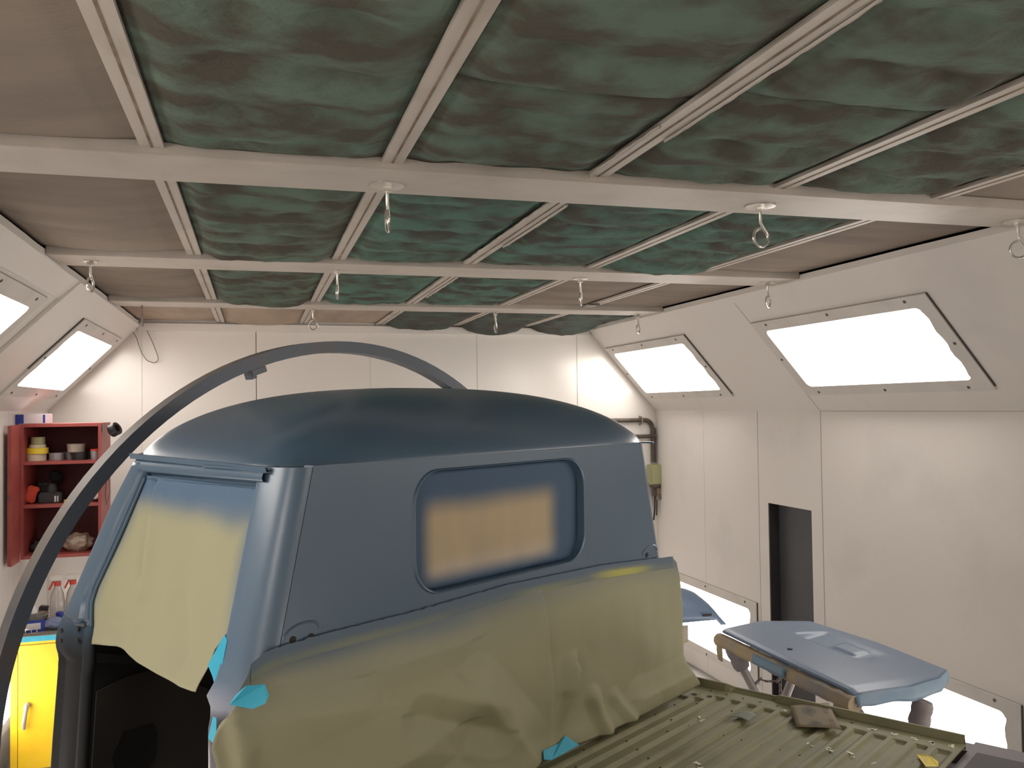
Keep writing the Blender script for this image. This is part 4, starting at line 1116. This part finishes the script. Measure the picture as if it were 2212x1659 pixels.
# ------------------------------------------------------------------ yellow floor cabinet and the clutter on it
YX0, YX1, YFt, YBk, YZ = -1.368, -.72, 5.75, 6.25, .795
yc = empty('floor_cabinet', ((YX0+YX1)/2, 6.0, 0)); tag(yc, 'bright yellow steel floor cabinet with a grey lever handle behind the hoop', 'cabinet')
yo = Vector(((YX0+YX1)/2, 6.0, 0))
def ybx(name, lo, hi, mt, par=yc, bev=0): return box(name, Vector(lo)-yo, Vector(hi)-yo, mt, par, bev)
ybx('cabinet_body', (YX0, YFt+.012, 0), (YX1, YBk, YZ), M['carcass'])
ybx('frame_strip', (YX0, YFt, 0), (-1.3315, YFt+.0115, YZ-.045), M['yellow'])
yd = ybx('door', (-1.328, YFt-.001, .03), (-1.03, YFt+.0115, YZ-.048), M['yellow'], yc, .002); ybx('door', (-1.026, YFt-.001, .03), (-.73, YFt+.0115, YZ-.048), M['yellow'], yc, .002)
ybx('top_rail', (YX0, YFt, YZ-.0445), (YX1, YFt+.0115, YZ), M['yellow'])
tube('lever_handle', [Vector(p)-yo for p in [(-1.276, YFt-.002, .405), (-1.277, YFt-.03, .402), (-1.281, YFt-.034, .37), (-1.291, YFt-.03, .30), (-1.292, YFt-.026, .272)]], .011, M['pole'], yd, 10, radii=[.016, .015, .012, .012, .010])
o = box('tape_strip', (-1.318, YFt-.0016, YZ-.030), (YX1+.02, YFt-.0004, YZ+.001), M['tape']); tag(rebase(o), 'long blue tape along the top edge of the yellow cabinet', 'tape', 'strips of blue tape')
j = empty('labelled_box', (-1.280, 5.90, YZ+e), math.radians(12)); tag(j, 'dark blue box with a white label on the yellow cabinet', 'carton')
box('box_body', (-.062, -.045, 0), (.062, .045, .062), M['bluecan'], j, .002); box('box_label', (-.048, -.0465, .014), (.038, -.0455, .052), M['whitecard'], j)
for k in range(6):
    nth = ['lowest', 'second lowest', 'third lowest', 'third from the top', 'second from the top', 'topmost'][k]
    o = lath('sanding_disc', [(.060-.001*(k % 2), 0), (.060, .004)], 'steel' if k % 2 else 'greypaper', (-1.272+.006*math.sin(k*2.1), 5.94+.004*k, YZ+.064+.0047*k), '%s thin round sanding disc of the pile on the blue labelled box' % nth, 'sanding disc', 'sanding discs on the blue box')
bm = bmesh.new(); bbox(bm, (0, 0, .05), (.05, .05, .10), Matrix.Rotation(.15, 3, 'Y'), .004)
o = frombm('dark_carton', bm, M['darkgrey']); o.location = (-1.275, 6.12, YZ+e); tag(o, 'tall dark carton behind the sanding discs', 'carton')
bm = bmesh.new(); lathebm(bm, [(.026, 0), (.004, .055)], 4); o = frombm('paper_cone', bm, M['whitecard']); o.location = (-1.292, 5.95, YZ+.0935); tag(o, 'small white pointed paper cone standing on the sanding discs', 'cone')
pts = [(-.03, 0, .002), (-.03, 0, .03), (.0, 0, .03), (.0, 0, .002), (.03, 0, .002), (.03, 0, .026)]
o = tube('wire_clip', pts, .0035, M['zinc'], None, 6); o.location = (-1.27, 5.80, YZ+.0025); tag(o, 'bent metal clip at the front edge of the yellow cabinet', 'clip')
bm = bmesh.new(); bmesh.ops.create_icosphere(bm, subdivisions=3, radius=1)
for v_ in bm.verts:
    d = v_.co.normalized(); k = 1+.3*nz(d.x*2.5, d.y*2.5, d.z*2.5+3); v_.co = Vector((d.x*.055*k, d.y*.05*k, d.z*.035*k))
zmin = min(v_.co.z for v_ in bm.verts)
for v_ in bm.verts: v_.co.z -= zmin
o = frombm('rag', bm, M['rag'], None, False); o.location = (-1.165, 5.90, YZ+e); tag(o, 'crumpled grey-blue rag on the yellow cabinet beside the cab pillar', 'rag')
def bottle(x, y, rz, label):
    b = empty('spray_bottle', (x, y, YZ+e), rz); tag(b, label, 'spray bottle', 'spray bottles on the yellow cabinet')
    lathe('bottle_body', [(.040, 0), (.043, .01), (.043, .12), (.036, .17), (.020, .205), (.016, .22)], M['bottle'], b, 20)
    lathe('collar', [(.020, .2205), (.020, .245)], M['redplastic'], b, 14)
    bm = bmesh.new(); bbox(bm, (-.005, 0, .268), (.075, .026, .040), None, .008); frombm('spray_head', bm, M['whiteplastic'], b)
    bm = bmesh.new(); bbox(bm, (-.034, 0, .225), (.010, .016, .062), Matrix.Rotation(.45, 3, 'Y'), .003); frombm('trigger', bm, M['redplastic'], b)
    return b
bottle(-1.193, 6.12, math.radians(10), 'left clear spray bottle with red trigger, beside the hoop')
bottle(-1.108, 6.14, math.radians(10), 'right clear spray bottle with red trigger, half hidden by the cab pillar')
lath('small_can', [(.022, 0), (.022, .07), (.018, .075)], 'bluecan', (-1.163, 6.03, YZ+e), 'small blue can in front of the clear spray bottles', 'can')
bm = bmesh.new(); bbox(bm, (0, 0, .02), (.22, .16, .035), None, .01)
o = frombm('drip_tray', bm, M['steel']); o.location = (-1.0, 6.02, YZ-.002); tag(o, 'flat dark tray on the yellow cabinet by the spray bottles', 'tray')
